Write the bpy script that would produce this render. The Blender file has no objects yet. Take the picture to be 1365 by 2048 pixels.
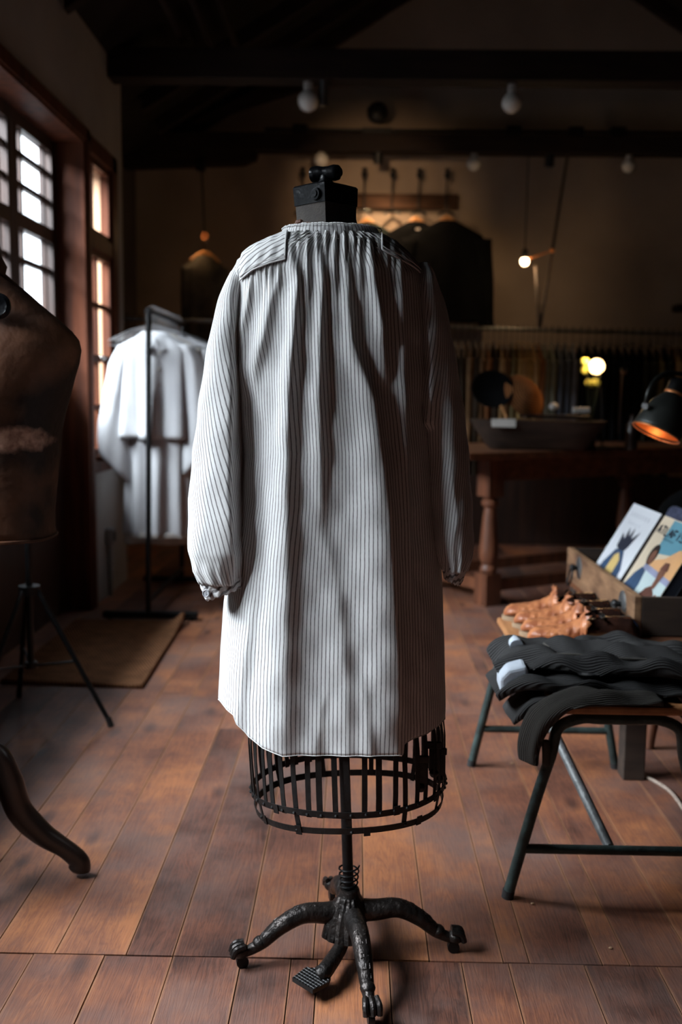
import bpy, math, random
from math import sin, cos, pi, sqrt, atan, exp
from mathutils import Vector, Matrix
random.seed(7)
S = bpy.context.scene
COL = S.collection
# ------------------------------------------------------------------ camera (35 mm lens, eye height 1.11 m)
FPX = 1991.0; EYE = 1.11
_p = atan(239/FPX); _yaw = atan(28/FPX); _roll = 0.0125
FW = Vector((-sin(_yaw)*cos(_p), cos(_yaw)*cos(_p), -sin(_p)))
_r0 = Vector((cos(_yaw), sin(_yaw), 0)); _u0 = _r0.cross(FW)
RT = cos(_roll)*_r0 + sin(_roll)*_u0
UP = -sin(_roll)*_r0 + cos(_roll)*_u0
CAM = Vector((0, 0, EYE))
cd = bpy.data.cameras.new('camera'); cam = bpy.data.objects.new('camera', cd); COL.objects.link(cam)
M = Matrix((RT, UP, -FW)).transposed().to_4x4(); M.translation = CAM
cam.matrix_world = M
cd.sensor_fit = 'VERTICAL'; cd.sensor_height = 36; cd.lens = FPX/2048*36; cd.clip_start = .05
cd.dof.use_dof = True; cd.dof.focus_distance = 1.76; cd.dof.aperture_fstop = 2.9
S.camera = cam
def on(px, py, ax, val):          # where the sight line of a photo pixel meets the plane axis = val
    d = FW + (px-682.5)/FPX*RT - (py-1024)/FPX*UP
    t = (val-CAM[ax])/d[ax]
    return CAM + d*t
def flr(px, py): return on(px, py, 2, 0.0)
def proj(P):
    q = Vector(P)-CAM; z = q.dot(FW)
    return 682.5+FPX*q.dot(RT)/z, 1024-FPX*q.dot(UP)/z
def lerp(a, b, t): return a+(b-a)*t
def interp(tab, x):               # piecewise smooth lookup, tab = [(x, v)...]; v float or tuple
    if x <= tab[0][0]: return tab[0][1]
    for (x0, v0), (x1, v1) in zip(tab, tab[1:]):
        if x <= x1:
            t = (x-x0)/(x1-x0)
            return tuple(lerp(a, b, t) for a, b in zip(v0, v1)) if isinstance(v0, tuple) else lerp(v0, v1, t)
    return tab[-1][1]
def catmull(pts, n=6):
    P = [Vector(p) for p in pts]; out = []
    for i in range(len(P)-1):
        a = P[max(i-1, 0)]; b = P[i]; c = P[i+1]; d = P[min(i+2, len(P)-1)]
        for k in range(n):
            t = k/n
            out.append(.5*((2*b)+(c-a)*t+(2*a-5*b+4*c-d)*t*t+(3*b-a-3*c+d)*t**3))
    out.append(P[-1]); return out
# ------------------------------------------------------------------ materials
def nodes(name):
    m = bpy.data.materials.new(name); m.use_nodes = True
    nt = m.node_tree; b = nt.nodes['Principled BSDF']
    return m, nt, b
def N(nt, t, **k):
    n = nt.nodes.new(t)
    for a, v in k.items():
        if a in n.inputs: n.inputs[a].default_value = v
        else: setattr(n, a, v)
    return n
def c4(c): return (c[0], c[1], c[2], 1)
def pm(name, c1, c2=None, scale=8, rough=.6, metal=0, bump=0, bscale=None, stretch=(1, 1, 1), spec=.5, detail=4, sheen=0, coat=0, contrast=(.35, .65)):
    m, nt, b = nodes(name)
    b.inputs['Roughness'].default_value = rough; b.inputs['Metallic'].default_value = metal
    b.inputs['Specular IOR Level'].default_value = spec
    if sheen: b.inputs['Sheen Weight'].default_value = sheen
    if coat: b.inputs['Coat Weight'].default_value = coat; b.inputs['Coat Roughness'].default_value = .15
    tc = N(nt, 'ShaderNodeTexCoord'); mp = N(nt, 'ShaderNodeMapping'); mp.inputs['Scale'].default_value = stretch
    nt.links.new(tc.outputs['Object'], mp.inputs['Vector'])
    nz = N(nt, 'ShaderNodeTexNoise', Scale=scale, Detail=detail); nt.links.new(mp.outputs[0], nz.inputs['Vector'])
    cr = N(nt, 'ShaderNodeValToRGB'); c2 = c2 or tuple(x*.7 for x in c1)
    cr.color_ramp.elements[0].position = contrast[0]; cr.color_ramp.elements[1].position = contrast[1]
    cr.color_ramp.elements[0].color = c4(c2); cr.color_ramp.elements[1].color = c4(c1)
    nt.links.new(nz.outputs['Fac'], cr.inputs[0]); nt.links.new(cr.outputs[0], b.inputs['Base Color'])
    if bump:
        n2 = N(nt, 'ShaderNodeTexNoise', Scale=bscale or scale*4, Detail=3); nt.links.new(mp.outputs[0], n2.inputs['Vector'])
        bp = N(nt, 'ShaderNodeBump', Strength=bump, Distance=.01); nt.links.new(n2.outputs['Fac'], bp.inputs['Height'])
        nt.links.new(bp.outputs[0], b.inputs['Normal'])
    return m
def emis(name, col, st):
    m, nt, b = nodes(name); b.inputs['Base Color'].default_value = c4(col)
    b.inputs['Emission Color'].default_value = c4(col); b.inputs['Emission Strength'].default_value = st
    return m
def math_(nt, op, a, b=None, clamp=False):
    n = nt.nodes.new('ShaderNodeMath'); n.operation = op; n.use_clamp = clamp
    for i, v in enumerate((a, b)):
        if v is None: continue
        if hasattr(v, 'is_linked'): nt.links.new(v, n.inputs[i])
        else: n.inputs[i].default_value = v
    return n.outputs[0]
def striped_cloth(name, base, line, period, width):
    m, nt, b = nodes(name); b.inputs['Roughness'].default_value = .9; b.inputs['Specular IOR Level'].default_value = .15
    b.inputs['Sheen Weight'].default_value = .1
    uv = N(nt, 'ShaderNodeUVMap'); sp = N(nt, 'ShaderNodeSeparateXYZ'); nt.links.new(uv.outputs[0], sp.inputs[0])
    nz = N(nt, 'ShaderNodeTexNoise', Scale=60, Detail=2); nt.links.new(uv.outputs[0], nz.inputs['Vector'])
    wob = math_(nt, 'MULTIPLY', math_(nt, 'SUBTRACT', nz.outputs['Fac'], .5), .0009)
    x = math_(nt, 'ADD', sp.outputs[0], wob)
    f = math_(nt, 'FRACT', math_(nt, 'DIVIDE', x, period))
    d = math_(nt, 'ABSOLUTE', math_(nt, 'SUBTRACT', f, .5))
    mask = math_(nt, 'SUBTRACT', 1, math_(nt, 'MULTIPLY', d, period/width*2*.5), True)
    mask = math_(nt, 'MULTIPLY', mask, 2.2, True)
    # the woven thread: the line is slightly broken, the ground has slubs
    mp = N(nt, 'ShaderNodeMapping'); mp.inputs['Scale'].default_value = (900, 120, 1); nt.links.new(uv.outputs[0], mp.inputs[0])
    sl = N(nt, 'ShaderNodeTexNoise', Scale=1, Detail=2); nt.links.new(mp.outputs[0], sl.inputs['Vector'])
    mask = math_(nt, 'MULTIPLY', mask, math_(nt, 'ADD', math_(nt, 'MULTIPLY', sl.outputs['Fac'], .6), .5), True)
    cr = N(nt, 'ShaderNodeMix', data_type='RGBA'); cr.inputs['A'].default_value = c4(base); cr.inputs['B'].default_value = c4(tuple(v*.84 for v in base))
    nt.links.new(sl.outputs['Fac'], cr.inputs['Factor'])
    mx = N(nt, 'ShaderNodeMix', data_type='RGBA'); nt.links.new(mask, mx.inputs['Factor'])
    nt.links.new(cr.outputs['Result'], mx.inputs['A']); mx.inputs['B'].default_value = c4(line)
    nt.links.new(mx.outputs['Result'], b.inputs['Base Color'])
    n2 = N(nt, 'ShaderNodeTexNoise', Scale=260, Detail=4); nt.links.new(uv.outputs[0], n2.inputs['Vector'])
    n3 = N(nt, 'ShaderNodeTexNoise', Scale=28, Detail=3); nt.links.new(uv.outputs[0], n3.inputs['Vector'])
    h = math_(nt, 'ADD', math_(nt, 'MULTIPLY', n2.outputs['Fac'], .35), n3.outputs['Fac'])
    bp = N(nt, 'ShaderNodeBump', Strength=.28, Distance=.004); nt.links.new(h, bp.inputs['Height']); nt.links.new(bp.outputs[0], b.inputs['Normal'])
    return m
def ribbed(name, c1, c2, period):   # corduroy, coir ribs across uv
    m, nt, b = nodes(name); b.inputs['Roughness'].default_value = .95; b.inputs['Specular IOR Level'].default_value = .1
    uv = N(nt, 'ShaderNodeUVMap'); sp = N(nt, 'ShaderNodeSeparateXYZ'); nt.links.new(uv.outputs[0], sp.inputs[0])
    nz = N(nt, 'ShaderNodeTexNoise', Scale=14, Detail=5); nt.links.new(uv.outputs[0], nz.inputs['Vector'])
    w = math_(nt, 'SINE', math_(nt, 'MULTIPLY', math_(nt, 'ADD', sp.outputs[1], math_(nt, 'MULTIPLY', nz.outputs['Fac'], period*.4)), 2*pi/period))
    fac = math_(nt, 'ADD', math_(nt, 'MULTIPLY', w, .3), nz.outputs['Fac'], True)
    mx = N(nt, 'ShaderNodeMix', data_type='RGBA'); nt.links.new(fac, mx.inputs['Factor'])
    mx.inputs['A'].default_value = c4(c2); mx.inputs['B'].default_value = c4(c1)
    nt.links.new(mx.outputs['Result'], b.inputs['Base Color'])
    n2 = N(nt, 'ShaderNodeTexNoise', Scale=120, Detail=3); nt.links.new(uv.outputs[0], n2.inputs['Vector'])
    bp = N(nt, 'ShaderNodeBump', Strength=.6, Distance=period*.5); nt.links.new(math_(nt, 'ADD', w, n2.outputs['Fac']), bp.inputs['Height']); nt.links.new(bp.outputs[0], b.inputs['Normal'])
    return m
def plank_floor():
    m, nt, b = nodes('floorboards')
    at = N(nt, 'ShaderNodeAttribute', attribute_name='tone')
    tone = at.outputs['Fac']
    uv = N(nt, 'ShaderNodeUVMap'); sp = N(nt, 'ShaderNodeSeparateXYZ'); nt.links.new(uv.outputs[0], sp.inputs[0])
    tc = N(nt, 'ShaderNodeTexCoord')
    cmb = N(nt, 'ShaderNodeCombineXYZ'); so = N(nt, 'ShaderNodeSeparateXYZ'); nt.links.new(tc.outputs['Object'], so.inputs[0])
    nt.links.new(so.outputs[0], cmb.inputs[0]); nt.links.new(so.outputs[1], cmb.inputs[1]); nt.links.new(math_(nt, 'MULTIPLY', tone, 40), cmb.inputs[2])
    # broad patches, long grain rings, fine fibre
    big = N(nt, 'ShaderNodeTexNoise', Scale=3.2, Detail=5, Roughness=.6); nt.links.new(cmb.outputs[0], big.inputs['Vector'])
    mg = N(nt, 'ShaderNodeMapping'); mg.inputs['Scale'].default_value = (26, 2.2, 1); nt.links.new(cmb.outputs[0], mg.inputs[0])
    gr = N(nt, 'ShaderNodeTexNoise', Scale=1.0, Detail=6, Roughness=.6, Distortion=.8); nt.links.new(mg.outputs[0], gr.inputs['Vector'])
    rings = math_(nt, 'ABSOLUTE', math_(nt, 'SINE', math_(nt, 'MULTIPLY', gr.outputs['Fac'], 34)))
    mf = N(nt, 'ShaderNodeMapping'); mf.inputs['Scale'].default_value = (320, 14, 1); nt.links.new(cmb.outputs[0], mf.inputs[0])
    fi = N(nt, 'ShaderNodeTexNoise', Scale=1, Detail=3); nt.links.new(mf.outputs[0], fi.inputs['Vector'])
    cr = N(nt, 'ShaderNodeValToRGB'); e = cr.color_ramp.elements
    e[0].position = 0; e[0].color = (.048, .019, .013, 1); e[1].position = 1; e[1].color = (.36, .135, .055, 1)
    x = e.new(.4); x.color = (.145, .055, .034, 1); x = e.new(.7); x.color = (.23, .085, .042, 1)
    v = math_(nt, 'ADD', math_(nt, 'MULTIPLY', tone, .5), math_(nt, 'MULTIPLY', math_(nt, 'SUBTRACT', big.outputs['Fac'], .5), 2.1))
    v = math_(nt, 'ADD', v, .22)
    v = math_(nt, 'ADD', v, math_(nt, 'MULTIPLY', math_(nt, 'SUBTRACT', rings, .6), .22))
    v = math_(nt, 'ADD', v, math_(nt, 'MULTIPLY', math_(nt, 'SUBTRACT', fi.outputs['Fac'], .5), .45), True)
    nt.links.new(v, cr.inputs[0])
    # knots
    mk = N(nt, 'ShaderNodeMapping'); mk.inputs['Scale'].default_value = (6.5, 2.6, .13); nt.links.new(cmb.outputs[0], mk.inputs[0])
    vo = N(nt, 'ShaderNodeTexVoronoi', voronoi_dimensions='2D'); vo.inputs['Scale'].default_value = 1; vo.inputs['Randomness'].default_value = 1; nt.links.new(mk.outputs[0], vo.inputs['Vector'])
    kn = math_(nt, 'SUBTRACT', 1.25, math_(nt, 'MULTIPLY', vo.outputs['Distance'], 7.5), True)
    sc_ = N(nt, 'ShaderNodeSeparateColor'); nt.links.new(vo.outputs['Color'], sc_.inputs[0])
    kn = math_(nt, 'MULTIPLY', kn, math_(nt, 'GREATER_THAN', sc_.outputs[0], .58))
    mx = N(nt, 'ShaderNodeMix', data_type='RGBA'); nt.links.new(math_(nt, 'MULTIPLY', kn, .85), mx.inputs['Factor'])
    nt.links.new(cr.outputs[0], mx.inputs['A']); mx.inputs['B'].default_value = (.045, .016, .012, 1)
    # worn grey film of dirt in patches
    di = N(nt, 'ShaderNodeTexNoise', Scale=2.4, Detail=6, Roughness=.65); nt.links.new(tc.outputs['Object'], di.inputs['Vector'])
    dr = N(nt, 'ShaderNodeMapRange'); dr.inputs['From Min'].default_value = .44; dr.inputs['From Max'].default_value = .66; dr.inputs['To Max'].default_value = .72
    nt.links.new(di.outputs['Fac'], dr.inputs['Value'])
    mx2 = N(nt, 'ShaderNodeMix', data_type='RGBA'); nt.links.new(dr.outputs[0], mx2.inputs['Factor'])
    nt.links.new(mx.outputs['Result'], mx2.inputs['A']); mx2.inputs['B'].default_value = (.15, .093, .078, 1)
    # pale worn arris along the board edges
    ed = math_(nt, 'ABSOLUTE', math_(nt, 'SUBTRACT', sp.outputs[0], .5))
    em = N(nt, 'ShaderNodeMapRange'); em.inputs['From Min'].default_value = .465; em.inputs['From Max'].default_value = .495; em.inputs['To Max'].default_value = .95
    nt.links.new(ed, em.inputs['Value'])
    emn = math_(nt, 'MULTIPLY', em.outputs[0], big.outputs['Fac'], True)
    mx3 = N(nt, 'ShaderNodeMix', data_type='RGBA'); nt.links.new(emn, mx3.inputs['Factor'])
    nt.links.new(mx2.outputs['Result'], mx3.inputs['A']); mx3.inputs['B'].default_value = (.36, .17, .085, 1)
    nt.links.new(mx3.outputs['Result'], b.inputs['Base Color'])
    rr = math_(nt, 'ADD', math_(nt, 'MULTIPLY', di.outputs['Fac'], .25), .46); nt.links.new(rr, b.inputs['Roughness'])
    h = math_(nt, 'ADD', math_(nt, 'MULTIPLY', fi.outputs['Fac'], .5), math_(nt, 'ADD', big.outputs['Fac'], math_(nt, 'MULTIPLY', rings, .15)))
    bp = N(nt, 'ShaderNodeBump', Strength=.25, Distance=.006); nt.links.new(h, bp.inputs['Height']); nt.links.new(bp.outputs[0], b.inputs['Normal'])
    b.inputs['Specular IOR Level'].default_value = .45
    return m
MT = dict(
    plaster=pm('plaster', (.34, .26, .205), (.25, .19, .15), 1.6, .95, bump=.25, bscale=30, spec=.1),
    plaster_left=pm('plaster_left', (.36, .34, .32), (.30, .28, .265), 2, .95, bump=.15, bscale=30, spec=.1),
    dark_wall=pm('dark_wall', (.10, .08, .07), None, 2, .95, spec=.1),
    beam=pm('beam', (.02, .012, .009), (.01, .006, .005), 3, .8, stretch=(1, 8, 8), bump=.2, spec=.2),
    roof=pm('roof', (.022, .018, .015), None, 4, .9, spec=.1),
    window_wood=pm('window_wood', (.115, .036, .017), (.05, .017, .010), 4, .6, spec=.12, stretch=(6, 6, .6), bump=.1),
    leaf_wood=pm('leaf_wood', (.045, .018, .010), (.02, .009, .006), 4, .5, stretch=(6, 6, .6)),
    stucco=pm('stucco', (.72, .73, .71), (.62, .63, .62), 3, .95, bump=.8, bscale=22, spec=.1),
    bluegrey=pm('bluegrey', (.30, .34, .40), None, 3, .9),
    exterior_wood=pm('exterior_wood', (.70, .41, .24), (.58, .32, .18), 3, .7, stretch=(6, 6, .4)),
    black=pm('black_metal', (.010, .010, .011), (.005, .005, .005), 30, .45, .3, bump=.15, spec=.35),
    iron=pm('cast_iron', (.045, .036, .032), (.02, .017, .016), 25, .42, .75, bump=.5, bscale=60),
    cage=pm('cage_iron', (.022, .020, .019), (.010, .009, .009), 20, .5, .5, bump=.2),
    lacquer=pm('black_lacquer', (.006, .0065, .007), (.003, .003, .004), 6, .28, spec=.16, bump=.6, bscale=26),
    neck_cloth=pm('neck_cloth', (.050, .040, .033), (.032, .026, .022), 40, .9, bump=.2, bscale=300),
    skin_leather=pm('brown_leather', (.20, .08, .045), (.09, .035, .02), 18, .6, bump=.3),
    bust=pm('bust_hide', (.150, .058, .027), (.012, .006, .004), 4.2, .7, spec=.15, bump=.5, bscale=24, detail=8, contrast=(.40, .72)),
    fur=pm('bare_canvas', (.34, .17, .10), (.10, .045, .025), 60, .95, bump=.8, bscale=120),
    dark_wood=pm('dark_wood', (.022, .013, .010), (.011, .007, .006), 6, .32, bump=.2, bscale=12),
    table_wood=pm('table_wood', (.20, .078, .034), (.095, .036, .017), 5, .5, stretch=(1, 6, 6), bump=.15),
    turned=pm('turned_wood', (.17, .060, .028), (.08, .028, .014), 5, .45, stretch=(6, 6, 1)),
    seat_wood=pm('seat_wood', (.50, .235, .095), (.36, .15, .06), 6, .5, stretch=(6, 1, 6)),
    drawer=pm('drawer_wood', (.34, .19, .10), (.13, .065, .035), 5, .6, stretch=(4, 1.2, 5), bump=.2),
    drawer_side=pm('drawer_side', (.05, .032, .022), (.025, .016, .012), 5, .7, stretch=(1, 4, 5)),
    green_steel=pm('green_steel', (.055, .085, .080), (.028, .040, .038), 25, .45, .3, bump=.25),
    brace_steel=pm('brace_steel', (.17, .175, .175), (.10, .105, .105), 40, .5, .3, bump=.2), zinc=pm('zinc', (.30, .30, .30), (.16, .16, .16), 40, .45, .8, bump=.2),
    chrome=pm('chrome', (.75, .75, .75), (.6, .6, .6), 10, .15, 1),
    wire=pm('hanger_wire', (.46, .47, .48), (.35, .35, .36), 10, .3, .9),
    white=pm('white_cotton', (.52, .52, .535), (.46, .46, .48), 6, .9, bump=.12, bscale=160, spec=.15, sheen=.1),
    ecru=pm('ecru_cotton', (.48, .45, .42), (.4, .37, .34), 8, .9, bump=.3, bscale=120, spec=.1),
    pearl=pm('pearl_button', (.30, .26, .22), None, 20, .4),
    grey_button=pm('grey_button', (.34, .34, .36), (.26, .26, .28), 40, .45),
    tan=pm('tan_leather', (.56, .21, .085), (.32, .10, .042), 30, .42, bump=.7, bscale=34, contrast=(.4, .6)),
    glossy_brown=pm('glossy_brown', (.03, .012, .008), (.012, .006, .005), 12, .18, coat=.4, bump=.3),
    sole=pm('sole', (.42, .30, .19), (.3, .2, .12), 12, .7),
    blackcloth=pm('black_cloth', (.006, .006, .0065), (.004, .004, .004), 12, .95, spec=.03),
    greencloth=pm('dark_green_cloth', (.014, .019, .018), (.010, .013, .012), 12, .95, spec=.03),
    globe=pm('opal_glass', (.62, .60, .57), (.56, .54, .51), 8, .25),
    porcelain=pm('porcelain', (.42, .40, .38), None, 8, .35),
    hanger_wood=pm('hanger_wood', (.55, .27, .10), (.42, .19, .07), 6, .45, stretch=(1, 6, 6)),
    shade=pm('lamp_shade_metal', (.040, .042, .038), (.028, .030, .027), 20, .38, .4),
    copper=pm('copper_lining', (.72, .27, .095), (.62, .22, .075), 12, .35, .55),
    coir=ribbed('coir', (.36, .165, .08), (.085, .036, .018), .0125),
    cord=ribbed('corduroy', (.068, .066, .065), (.018, .017, .0175), .0042),
    cordlight=ribbed('corduroy_grey', (.085, .078, .070), (.028, .025, .022), .0042),
    denim=pm('pale_lining', (.52, .56, .62), (.40, .44, .50), 14, .9, bump=.2),
    rope=pm('rope', (.40, .31, .25), (.25, .19, .15), 120, .9, bump=.6, bscale=200),
    card=pm('white_card', (.62, .58, .53), None, 4, .8),
    wicker=ribbed('wicker', (.34, .14, .05), (.12, .045, .018), .012),
    trough=pm('trough_wood', (.050, .030, .021), (.022, .014, .010), 5, .6, stretch=(1, 6, 6), bump=.3),
    concrete=pm('grey_box', (.22, .22, .22), None, 9, .6),
    pages=pm('pages', (.26, .25, .24), (.2, .19, .18), 3, .8, stretch=(60, 1, 1)),
    rubber=pm('rubber', (.02, .02, .02), None, 9, .7),
    waxed=pm('waxed_cloth', (.085, .068, .045), (.03, .024, .017), 9, .7, bump=.3), rack_board=pm('rack_board', (.055, .026, .014), (.03, .014, .008), 5, .75, spec=.15, stretch=(1, 6, 6)), darkgreen=pm('stem', (.02, .03, .012), None, 9, .8), leafgreen=pm('petal', (.42, .40, .07), (.22, .26, .04), 30, .7),
    chip=pm('wood_chip', (.45, .28, .16), None, 40, .8),
    darkbook=pm('dark_book', (.02, .022, .03), None, 9, .5),
)
MT['shirt'] = striped_cloth('striped_shirt', (.74, .725, .715), (.090, .075, .075), .0078, .0013)
MT['floor'] = plank_floor()
def bust_mat(center):
    m = MT['bust']; nt = m.node_tree; b = nt.nodes['Principled BSDF']
    src = b.inputs['Base Color'].links[0].from_socket
    tc = N(nt, 'ShaderNodeTexCoord'); mp = N(nt, 'ShaderNodeMapping', vector_type='TEXTURE'); mp.inputs['Location'].default_value = center; mp.inputs['Scale'].default_value = (.075, .2, .030)
    nt.links.new(tc.outputs['Object'], mp.inputs['Vector'])
    ln = N(nt, 'ShaderNodeVectorMath', operation='LENGTH'); nt.links.new(mp.outputs[0], ln.inputs[0])
    nz = N(nt, 'ShaderNodeTexNoise', Scale=38, Detail=6); nt.links.new(tc.outputs['Object'], nz.inputs['Vector'])
    f = math_(nt, 'SUBTRACT', 1.5, math_(nt, 'ADD', ln.outputs['Value'], math_(nt, 'MULTIPLY', nz.outputs['Fac'], .9)), False)
    f = math_(nt, 'MULTIPLY', f, 2.2, True)
    mx = N(nt, 'ShaderNodeMix', data_type='RGBA'); nt.links.new(f, mx.inputs['Factor']); nt.links.new(src, mx.inputs['A'])
    cr = N(nt, 'ShaderNodeValToRGB'); cr.color_ramp.elements[0].color = (.16, .075, .05, 1); cr.color_ramp.elements[1].color = (.36, .20, .14, 1); cr.color_ramp.elements[0].position = .35; cr.color_ramp.elements[1].position = .65
    n2 = N(nt, 'ShaderNodeTexNoise', Scale=55, Detail=6); nt.links.new(tc.outputs['Object'], n2.inputs['Vector']); nt.links.new(n2.outputs['Fac'], cr.inputs[0])
    nt.links.new(cr.outputs[0], mx.inputs['B']); nt.links.new(mx.outputs['Result'], b.inputs['Base Color'])
def fabric(name, c): return pm(name, c, tuple(v*.6 for v in c), 14, .95, spec=.1)
# ------------------------------------------------------------------ mesh building
class MB:
    def __init__(s): s.v = []; s.f = []; s.uv = {}; s.mi = []
    def add(s, verts, faces, uvs=None, mi=0):
        o = len(s.v); s.v += [Vector(v) for v in verts]
        for k, f in enumerate(faces):
            if uvs: s.uv[len(s.f)] = [uvs[i] for i in f]
            s.f.append([i+o for i in f]); s.mi.append(mi)
        return s
    def box(s, c, d, R=None, mi=0, bev=0):
        hx, hy, hz = d[0]/2, d[1]/2, d[2]/2
        V = [Vector((x, y, z)) for x in (-hx, hx) for y in (-hy, hy) for z in (-hz, hz)]
        if R: V = [R @ v for v in V]
        c = Vector(c)
        return s.add([v+c for v in V], [(0, 1, 3, 2), (4, 6, 7, 5), (0, 4, 5, 1), (2, 3, 7, 6), (0, 2, 6, 4), (1, 5, 7, 3)], mi=mi)
    def span(s, a, b, mi=0):   # axis-aligned box from corner to corner
        a = Vector(a); b = Vector(b); return s.box((a+b)/2, [abs(x) for x in (b-a)], mi=mi)
    def prism(s, poly, off, mi=0):   # polygon (3D) swept by vector off
        n = len(poly); P = [Vector(p) for p in poly]; o = Vector(off)
        return s.add(P+[p+o for p in P], [list(range(n))[::-1], list(range(n, 2*n))]+[(i, (i+1) % n, n+(i+1) % n, n+i) for i in range(n)], mi=mi)
    def loft(s, rings, caps=(True, True), uvs=None, closed=True, mi=0):
        n = len(rings[0]); V = [p for r in rings for p in r]; Fc = []
        m = n if closed else n-1
        for j in range(len(rings)-1):
            for i in range(m):
                k = (i+1) % n; Fc.append((j*n+i, j*n+k, (j+1)*n+k, (j+1)*n+i))
        o = len(s.v); nf = len(s.f); s.add(V, Fc, mi=mi)
        if uvs:      # uvs[j][i]; i runs to n for the wrapped column
            q = 0
            for j in range(len(rings)-1):
                for i in range(m):
                    s.uv[nf+q] = [uvs[j][i], uvs[j][i+1], uvs[j+1][i+1], uvs[j+1][i]]; q += 1
        if caps[0]: s.f.append([o+i for i in range(n)][::-1]); s.mi.append(mi)
        if caps[1]: s.f.append([o+(len(rings)-1)*n+i for i in range(n)]); s.mi.append(mi)
        return s
    def tube(s, path, r, n=10, caps=(True, True), flat=1.0, mi=0, uvscale=None):
        P = [Vector(p) for p in path]; rings = []; nrm = None
        for i, p in enumerate(P):
            t = (P[min(i+1, len(P)-1)]-P[max(i-1, 0)])
            if t.length < 1e-9: t = Vector((0, 0, 1))
            t.normalize()
            if nrm is None:
                a = Vector((0, 0, 1)) if abs(t.z) < .9 else Vector((1, 0, 0))
                nrm = (a-t*a.dot(t)).normalized()
            else: nrm = (nrm-t*nrm.dot(t)).normalized()
            bn = t.cross(nrm); rr = r[i] if isinstance(r, (list, tuple)) else (r(i/(len(P)-1)) if callable(r) else r)
            rings.append([p+nrm*cos(2*pi*k/n)*rr+bn*sin(2*pi*k/n)*rr*flat for k in range(n)])
        return s.loft(rings, caps, mi=mi)
    def cyl(s, a, b, r, r2=None, n=16, mi=0):
        return s.tube([a, b], [r, r if r2 is None else r2], n, mi=mi)
    def lathe(s, prof, c, n=24, R=None, mi=0, caps=(True, True)):
        c = Vector(c); rings = []
        for r, z in prof:
            ring = [Vector((cos(2*pi*k/n)*max(r, 1e-4), sin(2*pi*k/n)*max(r, 1e-4), z)) for k in range(n)]
            rings.append([(R @ v if R else v)+c for v in ring])
        return s.loft(rings, caps, mi=mi)
    def sphere(s, c, r, n=16, sq=(1, 1, 1), mi=0, R=None):
        c = Vector(c); m = n//2; rings = []
        for j in range(m+1):
            a = -pi/2+pi*j/m; q = []
            for k in range(n):
                v = Vector((cos(2*pi*k/n)*cos(a)*r*sq[0]+1e-6*cos(2*pi*k/n), sin(2*pi*k/n)*cos(a)*r*sq[1]+1e-6*sin(2*pi*k/n), sin(a)*r*sq[2]))
                q.append((R @ v if R else v)+c)
            rings.append(q)
        return s.loft(rings, mi=mi)
ORG = {}
def build(name, mb, mat, parent=None, smooth=True, angle=40, bevel=0, origin=None, solid=0, subsurf=0):
    me = bpy.data.meshes.new(name)
    if parent is not None: org = ORG[parent.name]
    else:
        if origin is not None: org = Vector(origin)
        else:
            lo = [min(v[i] for v in mb.v) for i in range(3)]; hi = [max(v[i] for v in mb.v) for i in range(3)]
            org = Vector(((lo[0]+hi[0])/2, (lo[1]+hi[1])/2, lo[2]))
    me.from_pydata([tuple(v-org) for v in mb.v], [], mb.f)
    mats = mat if isinstance(mat, (list, tuple)) else [mat]
    for m in mats: me.materials.append(MT[m] if isinstance(m, str) else m)
    for p, i in zip(me.polygons, mb.mi): p.material_index = i
    if mb.uv:
        ul = me.uv_layers.new(name='UVMap')
        for fi, us in mb.uv.items():
            p = me.polygons[fi]
            for li, u in zip(p.loop_indices, us): ul.data[li].uv = u
    import bmesh
    bm = bmesh.new(); bm.from_mesh(me); bmesh.ops.recalc_face_normals(bm, faces=bm.faces); bm.to_mesh(me); bm.free()
    me.validate()
    if smooth:
        me.shade_smooth(); me.set_sharp_from_angle(angle=math.radians(angle))
    o = bpy.data.objects.new(name, me); COL.objects.link(o)
    if parent is not None: o.parent = parent; ORG[o.name] = org
    else: o.location = org; ORG[o.name] = org
    if solid:
        md = o.modifiers.new('thickness', 'SOLIDIFY'); md.thickness = solid; md.offset = -1
    if bevel:
        md = o.modifiers.new('bevel', 'BEVEL'); md.width = bevel; md.segments = 2; md.limit_method = 'ANGLE'
    if subsurf:
        md = o.modifiers.new('sub', 'SUBSURF'); md.levels = subsurf; md.render_levels = subsurf
    return o
def tag(o, label, cat, group=None):
    o['label'] = label; o['category'] = cat
    if group: o['group'] = group
    return o
def thing(name, label, cat, loc, group=None):
    o = bpy.data.objects.new(name, None); COL.objects.link(o); o.location = loc; o.empty_display_size = .05
    ORG[o.name] = Vector(loc); return tag(o, label, cat, group)
def struct(o): o['kind'] = 'structure'; return o
def dup(root, loc, rz=None, label=None):
    r = root.copy(); COL.objects.link(r); r.location = loc
    if rz is not None: r.rotation_euler = (0, 0, rz)
    if label: r['label'] = label
    for ch in list(root.children):
        c = ch.copy(); COL.objects.link(c); c.parent = r
        for g in list(ch.children):
            d = g.copy(); COL.objects.link(d); d.parent = c
    return r
ORD = ['first', 'second', 'third', 'fourth', 'fifth', 'sixth', 'seventh', 'eighth', 'ninth', 'tenth', 'eleventh', 'twelfth', 'thirteenth', 'fourteenth', 'fifteenth', 'sixteenth', 'seventeenth', 'eighteenth', 'nineteenth', 'twentieth']
def RZ(a): return Matrix.Rotation(a, 3, 'Z')
def RX(a): return Matrix.Rotation(a, 3, 'X')
def RY(a): return Matrix.Rotation(a, 3, 'Y')
def align(d):    # rotation taking +Z to d
    return Vector((0, 0, 1)).rotation_difference(Vector(d).normalized()).to_matrix()
# ------------------------------------------------------------------ the room
WX = -1.336; BACK = 7.4; RIGHT = 3.4; FRONT = -1.6; RIDGE = 1.1; CORNER = 5.753
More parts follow.
